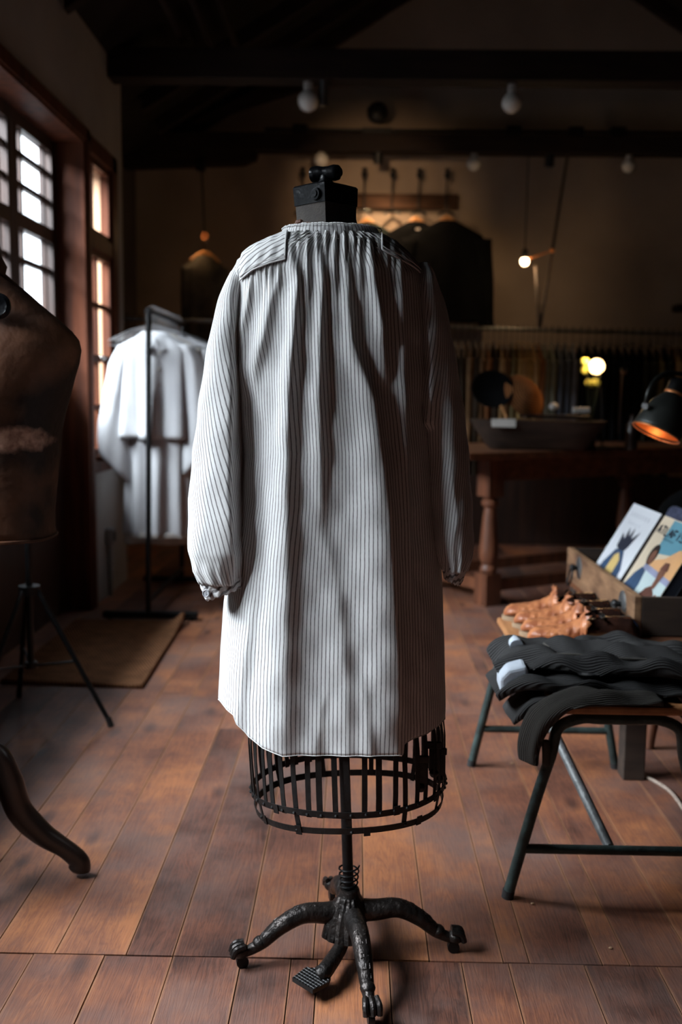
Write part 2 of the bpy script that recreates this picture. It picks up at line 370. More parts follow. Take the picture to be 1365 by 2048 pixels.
# floorboards: one mesh, every board its own strip
def board_floor():
    mb = MB(); tones = []
    def strip(x0, x1, y0, y1, tone, x0b=None, x1b=None):
        g = .0012; z = random.uniform(-.0008, .0008)
        V = [(x0+g, y0+g, z), (x1-g, y0+g, z), (x1-g, y1-g, z), (x0+g, y1-g, z), (x0+g, y0+g, -.02), (x1-g, y0+g, -.02), (x1-g, y1-g, -.02), (x0+g, y1-g, -.02)]
        U = [(0, y0), (1, y0), (1, y1), (0, y1)]*2
        mb.add(V, [(0, 1, 2, 3), (0, 4, 5, 1), (1, 5, 6, 2), (2, 6, 7, 3), (3, 7, 4, 0)], U); tones.extend([tone]*5)
    far = [-.583, -.441, -.348, -.207, -.07, .03, .159, .305, .356, .5, .553]
    near = [-.623, -.482, -.347, -.211, -.113, -.061, .079, .222, .314, .462, .606]
    def extend(L):
        L = list(L)
        while L[0] > -2.0: L.insert(0, L[0]-random.uniform(.11, .16))
        while L[-1] < RIGHT: L.append(L[-1]+random.uniform(.11, .16))
        return L
    rnd = random.Random(3)
    far = extend(far); near = extend(near)
    for a, b in zip(far, far[1:]):
        if b-a < .08: y = [1.845, 4.1+rnd.random(), BACK]
        elif -.46 < a < -.15: y = [1.845, 3.182, 5.2, BACK]
        else: y = [1.845, 3.3+rnd.random()*1.6, 5.3+rnd.random(), BACK]
        for y0, y1 in zip(y, y[1:]): strip(a, b, y0, y1, rnd.random())
    for a, b in zip(near, near[1:]): strip(a, b, -.2, 1.842, rnd.random()*.75); strip(a, b, FRONT, -.2, rnd.random())
    nf = len(mb.f)
    mb.span((-1.8, FRONT-.2, -.08), (RIGHT+.2, BACK+.2, -.02)); tones.extend([0]*6)
    o = build('floor', mb, 'floor', smooth=False, origin=(0, 0, 0))
    at = o.data.attributes.new('tone', 'FLOAT', 'FACE')
    for i, t in enumerate(tones): at.data[i].value = t
    return struct(o)
board_floor()
SL = .62; EAVE = 2.86; SX = -1.62
def roof_z(x): return EAVE+SL*(x-WX) if x < RIDGE else EAVE+SL*(2*RIDGE-x-WX)
TOP = 3.02
mb = MB(); T = .19
def lw(y0, y1, z0, z1): mb.span((WX-T, y0, z0), (WX, y1, z1))
lw(FRONT, 0.66, 0, TOP); lw(0.66, 4.953, 2.31, TOP); lw(4.953, 5.023, 0, TOP); lw(5.023, 5.571, 0, .716); lw(5.023, 5.571, 2.308, TOP); lw(5.571, CORNER, 0, TOP)
mb.span((SX, CORNER-.15, 0), (WX-T, CORNER, TOP))
struct(build('wall_left', mb, 'plaster_left', smooth=False))
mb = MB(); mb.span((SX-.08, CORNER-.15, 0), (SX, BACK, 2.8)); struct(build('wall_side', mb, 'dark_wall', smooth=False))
mb = MB(); mb.prism([(SX-.08, BACK, 0), (RIGHT+.1, BACK, 0), (RIGHT+.1, BACK, roof_z(RIGHT)+.1), (RIDGE, BACK, roof_z(RIDGE)+.1), (SX-.08, BACK, roof_z(SX)+.1)], (0, .15, 0))
struct(build('wall_back', mb, 'plaster', smooth=False))
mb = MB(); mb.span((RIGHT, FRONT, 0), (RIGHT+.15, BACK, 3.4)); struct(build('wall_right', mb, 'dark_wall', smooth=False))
mb = MB(); mb.prism([(WX-T, FRONT-.15, 0), (RIGHT+.1, FRONT-.15, 0), (RIGHT+.1, FRONT-.15, roof_z(RIGHT)+.1), (RIDGE, FRONT-.15, roof_z(RIDGE)+.1), (WX-T, FRONT-.15, roof_z(WX-T)+.1)], (0, .15, 0))
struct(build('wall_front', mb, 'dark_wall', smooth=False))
mb = MB()
def roof(x0, x1, y0, y1):
    mb.prism([(x0, y0, roof_z(x0)), (x1, y0, roof_z(x1)), (x1, y0, roof_z(x1)+.12), (x0, y0, roof_z(x0)+.12)], (0, y1-y0, 0))
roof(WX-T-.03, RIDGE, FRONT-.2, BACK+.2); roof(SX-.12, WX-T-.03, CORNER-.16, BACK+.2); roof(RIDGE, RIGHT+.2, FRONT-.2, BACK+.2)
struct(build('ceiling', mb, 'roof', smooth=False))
k = 0
for y in (.8, 1.8, 2.8, 3.7, 4.6, 6.2, 6.7, 7.15):     # rafters
    mb = MB()
    for x0, x1 in ((WX+.02, RIDGE-.02), (RIDGE+.02, RIGHT-.02)):
        mb.prism([(x0, y, roof_z(x0)-.10), (x1, y, roof_z(x1)-.10), (x1, y, roof_z(x1)-.004), (x0, y, roof_z(x0)-.004)], (0, .07, 0))
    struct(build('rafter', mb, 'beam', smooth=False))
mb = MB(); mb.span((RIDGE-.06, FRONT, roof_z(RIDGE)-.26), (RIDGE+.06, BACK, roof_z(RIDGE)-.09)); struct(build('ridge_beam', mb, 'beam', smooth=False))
B1Y = 5.44; B2Y = 7.0
mb = MB(); mb.span((WX+.002, B1Y, 2.74), (RIGHT, B1Y+.14, 2.893)); struct(build('tie_beam', mb, 'beam', bevel=.006, smooth=False))
mb = MB(); mb.span((SX+.002, B2Y, 2.74), (RIGHT, B2Y+.13, 2.858)); struct(build('tie_beam', mb, 'beam', bevel=.006, smooth=False))
mb = MB(); mb.prism([(SX+.003, B2Y+.01, 2.62), (-.80, B2Y+.01, 2.655), (-.715, B2Y+.01, 2.69), (-.70, B2Y+.01, 2.738), (SX+.003, B2Y+.01, 2.738)], (0, .11, 0)); struct(build('beam_bracket', mb, 'beam', smooth=False))
mb = MB(); mb.prism([(-1.3, B2Y+.05, 2.86), (-1.3, B2Y+.05, 2.865), (-.35, B2Y+.05, roof_z(-.35)-.30), (-.35, B2Y+.05, roof_z(-.35)-.14)], (0, .06, 0)); struct(build('roof_brace', mb, 'beam', smooth=False))
mb = MB()
for q in range(3):
    mb.tube([(-.95+q*.11, y, roof_z(-.95+q*.11)-.14) for y in (2.0, 4.2, 6.1)], .022, 8)
struct(build('conduit', mb, 'beam'))
mb = MB(); mb.span((WX, CORNER-.01, 0), (WX+.0, CORNER, 0.0)) if False else None
mb = MB(); mb.span((SX+.002, BACK-.025, 0), (RIGHT-.002, BACK-.001, 1.0)); mb.span((SX+.002, BACK-.04, .98), (RIGHT-.002, BACK-.0015, 1.02)); struct(build('shade_panel', mb, 'leaf_wood', smooth=False))  # dark panel added to stand for the deep shade below the rail
# ---- windows in the left wall
glass, nt, bs = nodes('window_glass')
nt.nodes.remove(bs); tr = N(nt, 'ShaderNodeBsdfTransparent'); gl = N(nt, 'ShaderNodeBsdfGlossy', Roughness=.05); mxs = N(nt, 'ShaderNodeMixShader'); lw_ = N(nt, 'ShaderNodeLayerWeight', Blend=.5)
tr.inputs['Color'].default_value = (.95, .97, .98, 1)
nt.links.new(math_(nt, 'MULTIPLY', math_(nt, 'POWER', lw_.outputs['Facing'], 5), .5), mxs.inputs[0]); nt.links.new(tr.outputs[0], mxs.inputs[1]); nt.links.new(gl.outputs[0], mxs.inputs[2]); nt.links.new(mxs.outputs[0], nt.nodes['Material Output'].inputs['Surface'])
MT['glass'] = glass
def win_root(name, loc):
    o = bpy.data.objects.new(name, None); COL.objects.link(o); o.location = loc; ORG[o.name] = Vector(loc); return struct(o)
GX = WX-.15
w1 = win_root('window_1', (GX, 2.75, 0))
mb = MB()
mb.span((WX-.185, 4.925, 0), (WX+.012, 4.962, 2.36)); mb.span((WX-.005, 4.953, 0), (WX+.02, 5.015, 2.36))
mb.span((WX-.185, 0.65, 0), (WX+.012, 0.685, 2.36)); mb.span((WX-.185, 0.65, 2.285), (WX+.012, 4.96, 2.318)); mb.span((WX-.005, 0.65, 2.30), (WX+.02, 5.015, 2.36))
build('window_frame', mb, 'window_wood', w1, smooth=False, bevel=.004)
mb = MB(); mb.span((GX-.03, 0.686, 0), (GX+.03, 4.925, 1.08)); mb.span((GX-.04, 0.686, 1.08), (GX+.06, 4.925, 1.12))
build('lower_panel', mb, 'leaf_wood', w1, smooth=False, bevel=.004)
def leaf(y0, y1, zz, root, vm=(.16, .84), hm=True, mat='leaf_wood', name='casement', st=.062, gx=GX, vz=None):
    mb = MB(); t = .021; z0, z1 = zz[0], zz[-1]
    mb.span((gx-t, y0+.003, z0), (gx+t, y0+st, z1)); mb.span((gx-t, y1-st, z0), (gx+t, y1-.003, z1))
    for i, z in enumerate(zz):
        h = st if i in (0, len(zz)-1) else st*.75
        lo = z if i == 0 else (z-h*2 if i == len(zz)-1 and False else (z-h if i == len(zz)-1 else z-h*.7))
        mb.span((gx-t+.001, y0+st, lo), (gx+t-.001, y1-st, lo+(h if i in (0, len(zz)-1) else h*1.4)))
    ya, yb = y0+st, y1-st
    for a, b in zip(zz, zz[1:]):
        za, zb = a+st*.5, b-st*.5
        for f in vm: mb.span((gx-.012, lerp(ya, yb, f)-.011, za), (gx+.012, lerp(ya, yb, f)+.011, zb))
        if hm:
            for z in ((zb-.035-.10, za+.035+.09) if hm is True else [lerp(za, zb, h) for h in hm]):
                mb.span((gx-.011, ya, z-.012), (gx+.011, yb, z+.012))
    o = build(name, mb, mat, root, smooth=False)
    g = MB(); g.span((gx-.004, ya-.005, z0+.02), (gx-.001, yb+.005, z1-.02)); build('pane', g, 'glass', o, smooth=False)
    return o
for i in range(7):
    leaf(.685+i*.6057, .685+(i+1)*.6057, [1.12, 1.835, 2.287], w1)
w2 = win_root('window_2', (WX-.08, 5.3, .716))
mb = MB(); y0, y1, z0, z1 = 5.023, 5.571, .716, 2.308
for a, b in (((y0-.03, z0-.02), (y0+.018, z1+.05)), ((y1-.055, z0-.02), (y1+.05, z1+.05)), ((y0-.03, z1-.035), (y1+.05, z1+.05)), ((y0-.03, z0-.035), (y1+.05, z0+.035))):
    mb.span((WX-.188, a[0], a[1]), (WX+.008, b[0], b[1]))
build('window_frame', mb, 'window_wood', w2, smooth=False, bevel=.004)
mb = MB(); mb.span((WX-.14, y0+.045, z0+.03), (WX+.05, y1-.055, z0+.055)); build('window_sill', mb, 'window_wood', w2, smooth=False, bevel=.004)
mb = MB(); mb.span((WX-.189, y1-.075, z0+.03), (WX-.06, y1-.056, z1-.036)); build('daylit_jamb', mb, 'exterior_wood', w2, smooth=False)  # pale board added; its bright tone stands for daylight on the jamb
mb = MB(); mb.span((WX-.09, y0+.02, 1.815), (WX+.002, y1-.055, 1.895)); build('transom', mb, 'window_wood', w2, smooth=False, bevel=.004)
leaf(y0+.02, y1-.057, [1.89, 2.275], w2, (.3,), False, 'window_wood', 'sash', .034, WX-.032)
leaf(y0+.02, y1-.057, [.77, 1.27, 1.82], w2, (.45,), (.5,), 'window_wood', 'sash', .034, WX-.032)
mb = MB()
for y in (5.26, 5.31): mb.sphere((WX-.005, y, 1.275), .014, 10)
build('latch', mb, 'chrome', w2)
# ---- outside the windows
mb = MB(); mb.span((-9, -6, -.25), (-2.56, 14, -.2)); mb.span((-2.56, -6, -.25), (WX-T, CORNER-.15, -.2)); struct(build('ground', mb, 'concrete', smooth=False))
mb = MB(); mb.span((-7.2, -4, -.2), (-7.0, 14, 1.6)); struct(build('wall_yard', mb, 'stucco', smooth=False))
mb = MB()
for q in range(3): mb.span((WX-T-.002-.055*q, CORNER-.172, -.1), (WX-T-.052-.055*q, CORNER-.1505, 2.75))
struct(build('cladding_boards', mb, 'exterior_wood', smooth=False))
mb = MB(); mb.span((-4.6, 8.3, -.2), (SX-.081, 8.45, 3.62)); struct(build('wall_yard_end', mb, 'stucco', smooth=False))
mb = MB(); mb.span((-2.515, 8.05, -.2), (-2.1, 8.298, 3.6)); struct(build('yard_shade_block', mb, 'bluegrey', smooth=False))  # added block; its blue-grey stands for the shadowed side of the yard view
# ------------------------------------------------------------------ light
W = bpy.data.worlds.new('sky'); S.world = W; W.use_nodes = True
wn = W.node_tree; bg = wn.nodes['Background']; bg.inputs[0].default_value = (.72, .84, 1, 1); bg.inputs[1].default_value = .35
def area(name, loc, target, sx, sy, e, col):
    l = bpy.data.lights.new(name, 'AREA'); l.shape = 'RECTANGLE'; l.size = sx; l.size_y = sy; l.energy = e; l.color = col
    o = bpy.data.objects.new(name, l); COL.objects.link(o); o.location = loc
    d = Vector(target)-Vector(loc); o.rotation_euler = d.to_track_quat('-Z', 'Y').to_euler(); return o
area('daylight', (-5.0, 1.5, 5.3), (.1, 1.7, .6), 5.5, 3.6, 6000, (.88, .94, 1))
area('yard_sky_far', (-2.35, 6.85, 4.05), (-2.4, 6.85, 0), 2.7, 1.2, 430, (.84, .92, 1))
area('yard_sky', (-2.35, 4.7, 4.0), (-2.4, 4.7, 0), 6.8, 1.2, 70, (.84, .92, 1))
def spot(name, loc, target, e, col, ang, blend=.6, r=.03):
    l = bpy.data.lights.new(name, 'SPOT'); l.energy = e; l.color = col; l.spot_size = math.radians(ang); l.spot_blend = blend; l.shadow_soft_size = r
    o = bpy.data.objects.new(name, l); COL.objects.link(o); o.location = loc
    d = Vector(target)-Vector(loc); o.rotation_euler = d.to_track_quat('-Z', 'Y').to_euler(); return o
def point(name, loc, e, col, r=.02):
    l = bpy.data.lights.new(name, 'POINT'); l.energy = e; l.color = col; l.shadow_soft_size = r
    o = bpy.data.objects.new(name, l); COL.objects.link(o); o.location = loc; return o
spot('wall_wash', (-.10, 5.60, 2.58), (.12, 7.4, 2.42), 40, (1, .66, .36), 50, 1.0, .03)
spot('down_wash', (.19, B2Y+.07, 2.60), (.19, B2Y+.24, 1.9), 26, (1, .66, .36), 140, 1.0, .03)
S.view_settings.view_transform = 'Standard'; S.view_settings.look = 'None'; S.view_settings.exposure = 0; S.view_settings.gamma = 1
# ------------------------------------------------------------------ antique dress form
FY = 1.87                                    # the form's axis stands here
base = Vector((.004, FY, 0))
fr_ = thing('dress_form', 'antique dress form with black iron cage skirt and four-legged cast stand, wearing the striped shirt', 'dress form', base)
neckP = on(652, 400, 1, FY)
def axis(z): t = z/neckP.z; return Vector((lerp(base.x, neckP.x, t), FY, z))
# stand
hub = axis(.085)
mb = MB()
mb.lathe([(.012, .0), (.030, .004), (.040, .022), (.034, .050), (.022, .066), (.019, .080)], (hub.x, hub.y, .055), 20)
for a in range(-2, 3):        # fluted skirt of the casting
    an = -pi/2-.35+a*.33
    mb.tube([hub+Vector((cos(an)*.018, sin(an)*.018, .035)), hub+Vector((cos(an)*.040, sin(an)*.040, -.008)), hub+Vector((cos(an)*.052, sin(an)*.052, -.040))], [.008, .014, .011], 8)
build('hub', mb, 'iron', fr_)
feet = [('l', flr(485, 1934)), ('r', flr(907, 1904)), ('f', flr(742, 2048)), ('b', flr(664, 1800))]
letters = {'l': 'NEMOLEN', 'r': 'HUGASEN', 'f': 'HUGASEN', 'b': ''}
for key, ft in feet:
    d = (ft-base); d.z = 0; L = d.length; d.normalize(); s = Vector((-d.y, d.x, 0))
    P = [hub+d*.01+Vector((0, 0, .005))]
    for f, z in ((.22, .082), (.45, .086), (.66, .066), (.82, .038), (.95, .024), (1.0, .026)):
        P.append(base+d*(L*f)+Vector((0, 0, z+.008)))
    path = catmull(P, 6); n = len(path)
    mb = MB(); mb.tube(path, lambda t: interp([(0, .024), (.15, .021), (.5, .0165), (.75, .011), (.9, .0095), (1, .012)], t), 12)
    # acanthus step halfway and paw toes gripping the caster
    e = path[-1]
    c = path[int(n*.70)]; mb.sphere(c+Vector((0, 0, .003)), .0145, 12, (1, 1, .9))
    lg = build('leg', mb, 'iron', fr_)
    mb = MB()
    mb.sphere(e+d*.004, .017, 14, (1.0, 1.0, .82))
    for q in (-1, 0, 1):
        mb.tube(catmull([e+s*q*.010-d*.004+Vector((0, 0, .013)), e+s*q*.0125+d*.014+Vector((0, 0, .009)), e+s*q*.012+d*.020-Vector((0, 0, .006))], 4), .0058, 8)
    build('claw', mb, 'iron', lg)
    mb = MB(); cc = Vector((e.x, e.y, .012)); mb.cyl(cc-s*.006, cc+s*.006, .012, n=16); mb.cyl(cc+Vector((0, 0, .004)), e, .006)
    build('caster', mb, 'black', lg)
    # raised cast letters running down the top of the leg
    word = letters[key]
    if word:
        mb = MB()
        for i, ch in enumerate(word):
            f = .30+.40*i/(len(word)-1); k = int(f*(n-1)); p = path[k]; tn = (path[min(k+1, n-1)]-path[k-1]).normalized()
            up = s.cross(tn);
            if up.z < 0: up = -up
            rr = interp([(0, .024), (.15, .021), (.5, .0165), (.75, .011)], f)
            o = p+up*(rr-.001)
            w, h = .0072, .0048
            strokes = {'N': [((-1, -1), (-1, 1)), ((-1, 1), (1, -1)), ((1, -1), (1, 1))], 'E': [((-1, -1), (-1, 1)), ((-1, 1), (1, 1)), ((-1, 0), (.7, 0)), ((-1, -1), (1, -1))],
                       'M': [((-1, -1), (-1, 1)), ((-1, 1), (0, -.4)), ((0, -.4), (1, 1)), ((1, 1), (1, -1))], 'O': [((-1, -1), (-1, 1)), ((-1, 1), (1, 1)), ((1, 1), (1, -1)), ((1, -1), (-1, -1))],
                       'L': [((-1, -1), (-1, 1)), ((-1, -1), (1, -1))], 'H': [((-1, -1), (-1, 1)), ((1, -1), (1, 1)), ((-1, 0), (1, 0))], 'U': [((-1, -1), (-1, 1)), ((1, -1), (1, 1)), ((-1, -1), (1, -1))],
                       'G': [((-1, -1), (-1, 1)), ((-1, 1), (1, 1)), ((-1, -1), (1, -1)), ((1, -1), (1, 0)), ((1, 0), (.2, 0))], 'A': [((-1, -1), (0, 1)), ((0, 1), (1, -1)), ((-.5, -.2), (.5, -.2))],
                       'S': [((1, 1), (-1, 1)), ((-1, 1), (-1, 0)), ((-1, 0), (1, 0)), ((1, 0), (1, -1)), ((1, -1), (-1, -1))]}[ch]
            flip = -1 if key == 'l' else 1
            for a, b in strokes:
                A = o+tn*a[0]*h*flip+s*a[1]*w*flip; B = o+tn*b[0]*h*flip+s*b[1]*w*flip
                for v in (A, B): v -= up*((v-o).dot(s)**2/(rr*2.0))
                mb.tube([A, B], .0017, 6)
        build('raised_lettering', mb, 'iron', lg)
# treadle
pc = on(628, 1956, 2, .030)
mb = MB(); a0 = hub+Vector((-.012, -.045, -.035))
mb.tube(catmull([a0, a0+Vector((-.008, -.012, -.014)), pc+Vector((.022, .018, .006)), pc+Vector((.012, .010, 0))], 6), lambda t: lerp(.013, .017, t), 12)
td = build('treadle', mb, 'iron', fr_)
poly = [on(x, y, 2, .030) for x, y in ((585, 1955), (612, 1934), (650, 1938), (662, 1952), (658, 1964), (626, 1980))]
mb = MB(); mb.prism(poly, (0, 0, -.008))
lo = Vector((min(v.x for v in poly), min(v.y for v in poly), 0)); hi = Vector((max(v.x for v in poly), max(v.y for v in poly), 0))
def inside(p):
    c = False; n = len(poly)
    for i in range(n):
        a, b = poly[i], poly[(i+1) % n]
        if (a.y > p.y) != (b.y > p.y) and p.x < (b.x-a.x)*(p.y-a.y)/(b.y-a.y)+a.x: c = not c
    return c
dirs = ((poly[1]-poly[0]).normalized(), (poly[5]-poly[0]).normalized())
for u, v in (dirs, dirs[::-1]):           # chequer ridges
    for k in range(-14, 15):
        o = pc+v*(k*.0075); run = []
        for q in range(-60, 61):
            p = o+u*(q*.0015)
            if inside(p): run.append(p)
        if len(run) > 4: mb.tube([run[0]+Vector((0, 0, .0003)), run[-1]+Vector((0, 0, .0003))], .0011, 4)
build('treadle_plate', mb, 'cage', td, smooth=False)
mb = MB(); mb.tube([axis(.07), axis(.75)], .0105, 16); build('pole', mb, 'black', fr_)
mb = MB(); mb.tube([axis(.128)+Vector((cos(a)*(.016+.004*k/60), sin(a)*(.016+.004*k/60), k*.0009-.004)) for k in range(66) for a in (2*pi*k/13,)], .0018, 6); build('spring', mb, 'black', fr_)
# cage skirt: rings, strips, rivets
def cage_r(z): return interp([(.30, .176), (.345, .186), (.36, .188), (.45, .190), (.62, .175), (.8, .14)], z)
def cage_pt(a, z, dr=0):
    c = axis(z); r = cage_r(z)+dr; return Vector((c.x+.006+cos(a)*r, c.y+sin(a)*r*.80, z+.010*cos(a)))
def band(z, h, name, a0=0, a1=2*pi, dr=0):
    mb = MB(); n = 72; rings = []
    for i in range(n+1):
        a = lerp(a0, a1, i/n); wob = .0025*sin(3*a+z*40)
        rings.append([cage_pt(a, z-h/2+wob, dr), cage_pt(a, z+h/2+wob, dr), cage_pt(a, z+h/2+wob, dr+.0022), cage_pt(a, z-h/2+wob, dr+.0022)])
    mb.loft(rings)
    return build(name, mb, 'cage', fr_, angle=30)
r1 = band(.352, .012, 'cage_ring', dr=.002); r2 = band(.318, .012, 'cage_ring', dr=.002)
rnd = random.Random(5)
def strip(a, z0, z1, w, name='cage_strip', lean=0):
    mb = MB(); rings = []
    for i in range(9):
        z = lerp(z0, z1, i/8); aa = a+lean*i/8; ww = w/(2*cage_r(z))
        rings.append([cage_pt(aa-ww, z, 0), cage_pt(aa+ww, z, 0), cage_pt(aa+ww, z, .0018), cage_pt(aa-ww, z, .0018)])
    mb.loft(rings); return build(name, mb, 'cage', fr_, angle=30)
NS = 44
for i in range(NS):
    a = 2*pi*(i+.25)/NS
    low = .312 if i % 4 == 1 else .346
    strip(a+rnd.uniform(-.02, .02), low, .62, .0100 if i % 4 != 3 else .0112, lean=rnd.uniform(-.04, .04))
for rg, z in ((r1, .352), (r2, .318)):
    mb = MB()
    for i in range(NS):
        if z < .33 and i % 4 != 1: continue
        a = 2*pi*(i+.25)/NS; p = cage_pt(a, z, .004); mb.sphere(p, .0034, 8)
    build('rivets', mb, 'cage', rg)
    for a in ((4.2, 4.9, 5.5, 3.7) if z < .33 else (3.95, 5.2, 5.75)):
        rr = []
        for q in range(4):
            aa = a+(q-1.5)*.022; rr.append([cage_pt(aa, z-.009, .0045), cage_pt(aa, z+.009, .0045), cage_pt(aa, z+.009, .0065), cage_pt(aa, z-.009, .0065)])
        mb = MB(); mb.loft(rr); build('clamp', mb, 'cage', rg, angle=30)
# clasps hanging inside near the right
for a, z in ((5.55, .405), (5.80, .42), (5.95, .40)):
    mb = MB(); p = cage_pt(a, z, -.004); mb.box(p, (.020, .006, .045)); mb.box(p+Vector((0, 0, .028)), (.028, .007, .014)); mb.sphere(p-Vector((0, 0, .026)), .010, 8)
    build('adjusting_clasp', mb, 'cage', fr_, smooth=False, bevel=.002)
# torso and neck
mb = MB(); rings = []
for z, a, b in ((.60, .155, .115), (.75, .15, .11), (.92, .135, .10), (1.08, .145, .105), (1.22, .155, .10), (1.30, .135, .085), (1.36, .085, .06), (1.40, .05, .045), (1.44, .035, .035)):
    c = axis(z); rings.append([Vector((c.x+cos(2*pi*k/40)*a, c.y+sin(2*pi*k/40)*b, z)) for k in range(40)])
mb.loft(rings); build('torso', mb, 'skin_leather', fr_)
corner_c = on(648, 440, 1, FY-.056)
def neck_sq(z, h, bow=0):       # square neck block with one corner to the viewer
    c = axis(z); c = Vector((c.x, FY, z)); P = []
    for k in range(4):
        a0 = -pi/2+k*pi/2; a1 = a0+pi/2
        for q in range(6):
            t = q/6; A = Vector((cos(a0), sin(a0), 0)); B = Vector((cos(a1), sin(a1), 0)); v = A.lerp(B, t)
            v *= 1+bow*4*t*(1-t); P.append(c+v*h)
    return P
zt = on(650, 366, 1, FY-.05).z; zc = on(620, 406, 1, FY-.03).z; zb = on(640, 455, 1, FY-.05).z
mb = MB(); mb.loft([neck_sq(zb, .060, .10), neck_sq(lerp(zb, zc, .5), .0545, .06), neck_sq(zc, .0555, .05)]); nb = build('neck_cover', mb, 'neck_cloth', fr_)
mb = MB(); mb.loft([neck_sq(zc-.001, .0575, .05), neck_sq(lerp(zc, zt, .5), .0582, .05), neck_sq(zt, .0592, .04), neck_sq(zt+.003, .056, .04)]); cap = build('neck_cap', mb, 'lacquer', fr_)
mb = MB(); p = on(634, 388, 1, FY-.045); dn = Vector((-.7, -.7, 0)).normalized(); mb.cyl(p-dn*.004, p+dn*.005, .0125, .0105, 20); mb.cyl(p+dn*.005, p+dn*.007, .006, n=12); build('cap_bolt', mb, 'lacquer', cap)
mb = MB(); kt = on(652, 347, 1, FY)
mb.lathe([(.021, -.030), (.017, -.022), (.012, -.012), (.012, 0)], kt, 16)
d = Vector((.90, -.43, 0)); pts = [kt+d*v for v in (-.031, -.028, -.018, -.006, .006, .018, .026, .031)]
mb.tube(pts, [.008, .0135, .015, .0125, .0125, .0145, .013, .007], 16)
build('turn_knob', mb, 'lacquer', fr_)
mb = MB(); p = on(597, 446, 1, FY-.03)
for q in range(7): mb.sphere(p+Vector((.004*q, -.001*q, .002*sin(q*1.7)-.0012*q)), .006, 8)
build('neck_trim', mb, 'skin_leather', fr_)
# ------------------------------------------------------------------ the striped shirt, worn back to the viewer
sh = thing('shirt', 'long pale collarless shirt with dark pinstripes worn by the dress form', 'shirt', axis(.36))
E_TAB = []
def X(px, py, Y=FY): return on(px, py, 1, Y).x
def Z(px, py, Y=FY): return on(px, py, 1, Y).z
# rows: photo y, left x, right x of the body outline, half depth
rows = [(473, 564, 764, .070), (487, 530, 792, .080), (503, 498, 812, .088), (524, 476, 832, .096), (550, 466, 846, .103), (600, 470, 850, .110), (700, 476, 852, .120), (800, 482, 856, .128), (900, 486, 866, .134), (1000, 478, 874, .139), (1100, 462, 882, .143), (1200, 450, 886, .147), (1300, 443, 889, .150), (1400, 439, 891, .152), (1520, 440, 889, .152)]
ptab = []
for y, l, r, b in rows:
    z = Z(663, y); ptab.append((z, ((X(l, y)+X(r, y))/2, (X(r, y)-X(l, y))/2, b)))
ptab.sort()
ZT = ptab[-1][0]
def body_par(z): return interp(ptab, z)
NE = 2.35
def back_y(x, z):
    c, a, b = body_par(z); q = min(abs((x-c)/a), .9999); return FY-b*(1-q**NE)**(1/NE)
# folds: amplitude table along y, ridge path in photo pixels, width
FOLDS = [
 ([(480, 581), (560, 598), (650, 593), (800, 583), (1000, 580), (1200, 576), (1350, 572), (1510, 568)], [(480, .002), (540, .010), (700, .020), (1000, .022), (1250, .019), (1500, .013)], [(480, 8), (600, 12), (800, 17), (1200, 30), (1500, 40)]),
 ([(480, 640), (560, 647), (650, 643), (800, 640), (950, 643), (1100, 640)], [(480, .003), (560, .010), (750, .017), (950, .012), (1060, .003), (1120, 0)], [(480, 6), (600, 11), (900, 19)]),
 ([(480, 694), (600, 697), (680, 702), (800, 742), (1000, 766), (1200, 776), (1350, 785), (1510, 786)], [(480, .003), (560, .008), (680, .014), (850, .021), (1100, .028), (1350, .030), (1510, .020)], [(480, 6), (600, 11), (700, 18), (1000, 34), (1500, 44)]),
 ([(480, 738), (560, 748), (650, 760), (730, 768), (800, 775)], [(480, .003), (540, .011), (660, .017), (700, .011), (770, .002), (820, 0)], [(480, 6), (600, 11), (700, 12)]),
 ([(515, 798), (600, 801), (700, 803), (900, 809), (1100, 816), (1300, 820)], [(515, .004), (600, .010), (800, .012), (1000, .010), (1200, .004), (1350, 0)], [(515, 6), (700, 9), (1000, 12)]),
 ([(1000, 640), (1100, 655), (1200, 676), (1350, 690), (1510, 692)], [(1000, 0), (1150, .004), (1300, .008), (1510, .008)], [(1000, 20), (1500, 26)]),
 ([(545, 560), (600, 545), (680, 530), (740, 512), (780, 508)], [(545, .001), (600, .008), (680, .010), (740, .008), (800, 0)], [(545, 10), (740, 15)]),
 ([(545, 506), (600, 500), (660, 490), (740, 492), (900, 494)], [(545, .001), (590, .007), (660, .010), (760, .006), (920, 0)], [(545, 8), (740, 10)]),
 ([(480, 612), (560, 617), (640, 616), (720, 612)], [(480, .002), (540, .006), (620, .004), (720, 0)], [(480, 6), (640, 8)]),
 ([(480, 665), (560, 670), (640, 672), (700, 672)], [(480, .002), (540, .005), (620, .003), (700, 0)], [(480, 6), (640, 8)]),
 ([(480, 716), (560, 722), (620, 724)], [(480, .003), (540, .004), (620, 0)], [(480, 5), (640, 7)]),
 ([(525, 836), (600, 840), (700, 845), (800, 850)], [(525, .001), (600, .006), (740, .008), (820, 0)], [(525, 8), (800, 10)]),
 ([(1120, 520), (1250, 500), (1400, 482), (1500, 470)], [(1120, 0), (1250, .006), (1400, .008), (1500, .004)], [(1120, 16), (1500, 22)]),
 ([(1150, 845), (1300, 848), (1450, 850)], [(1150, 0), (1300, .004), (1450, .005)], [(1100, 18), (1500, 22)]),
 ([(1360, 660), (1420, 640), (1490, 632)], [(1360, 0), (1420, .0035), (1500, .005)], [(1360, 14), (1500, 18)]),
 ([(1340, 722), (1420, 728), (1490, 735)], [(1340, 0), (1420, .004), (1500, .006)], [(1340, 14), (1500, 18)]),
]
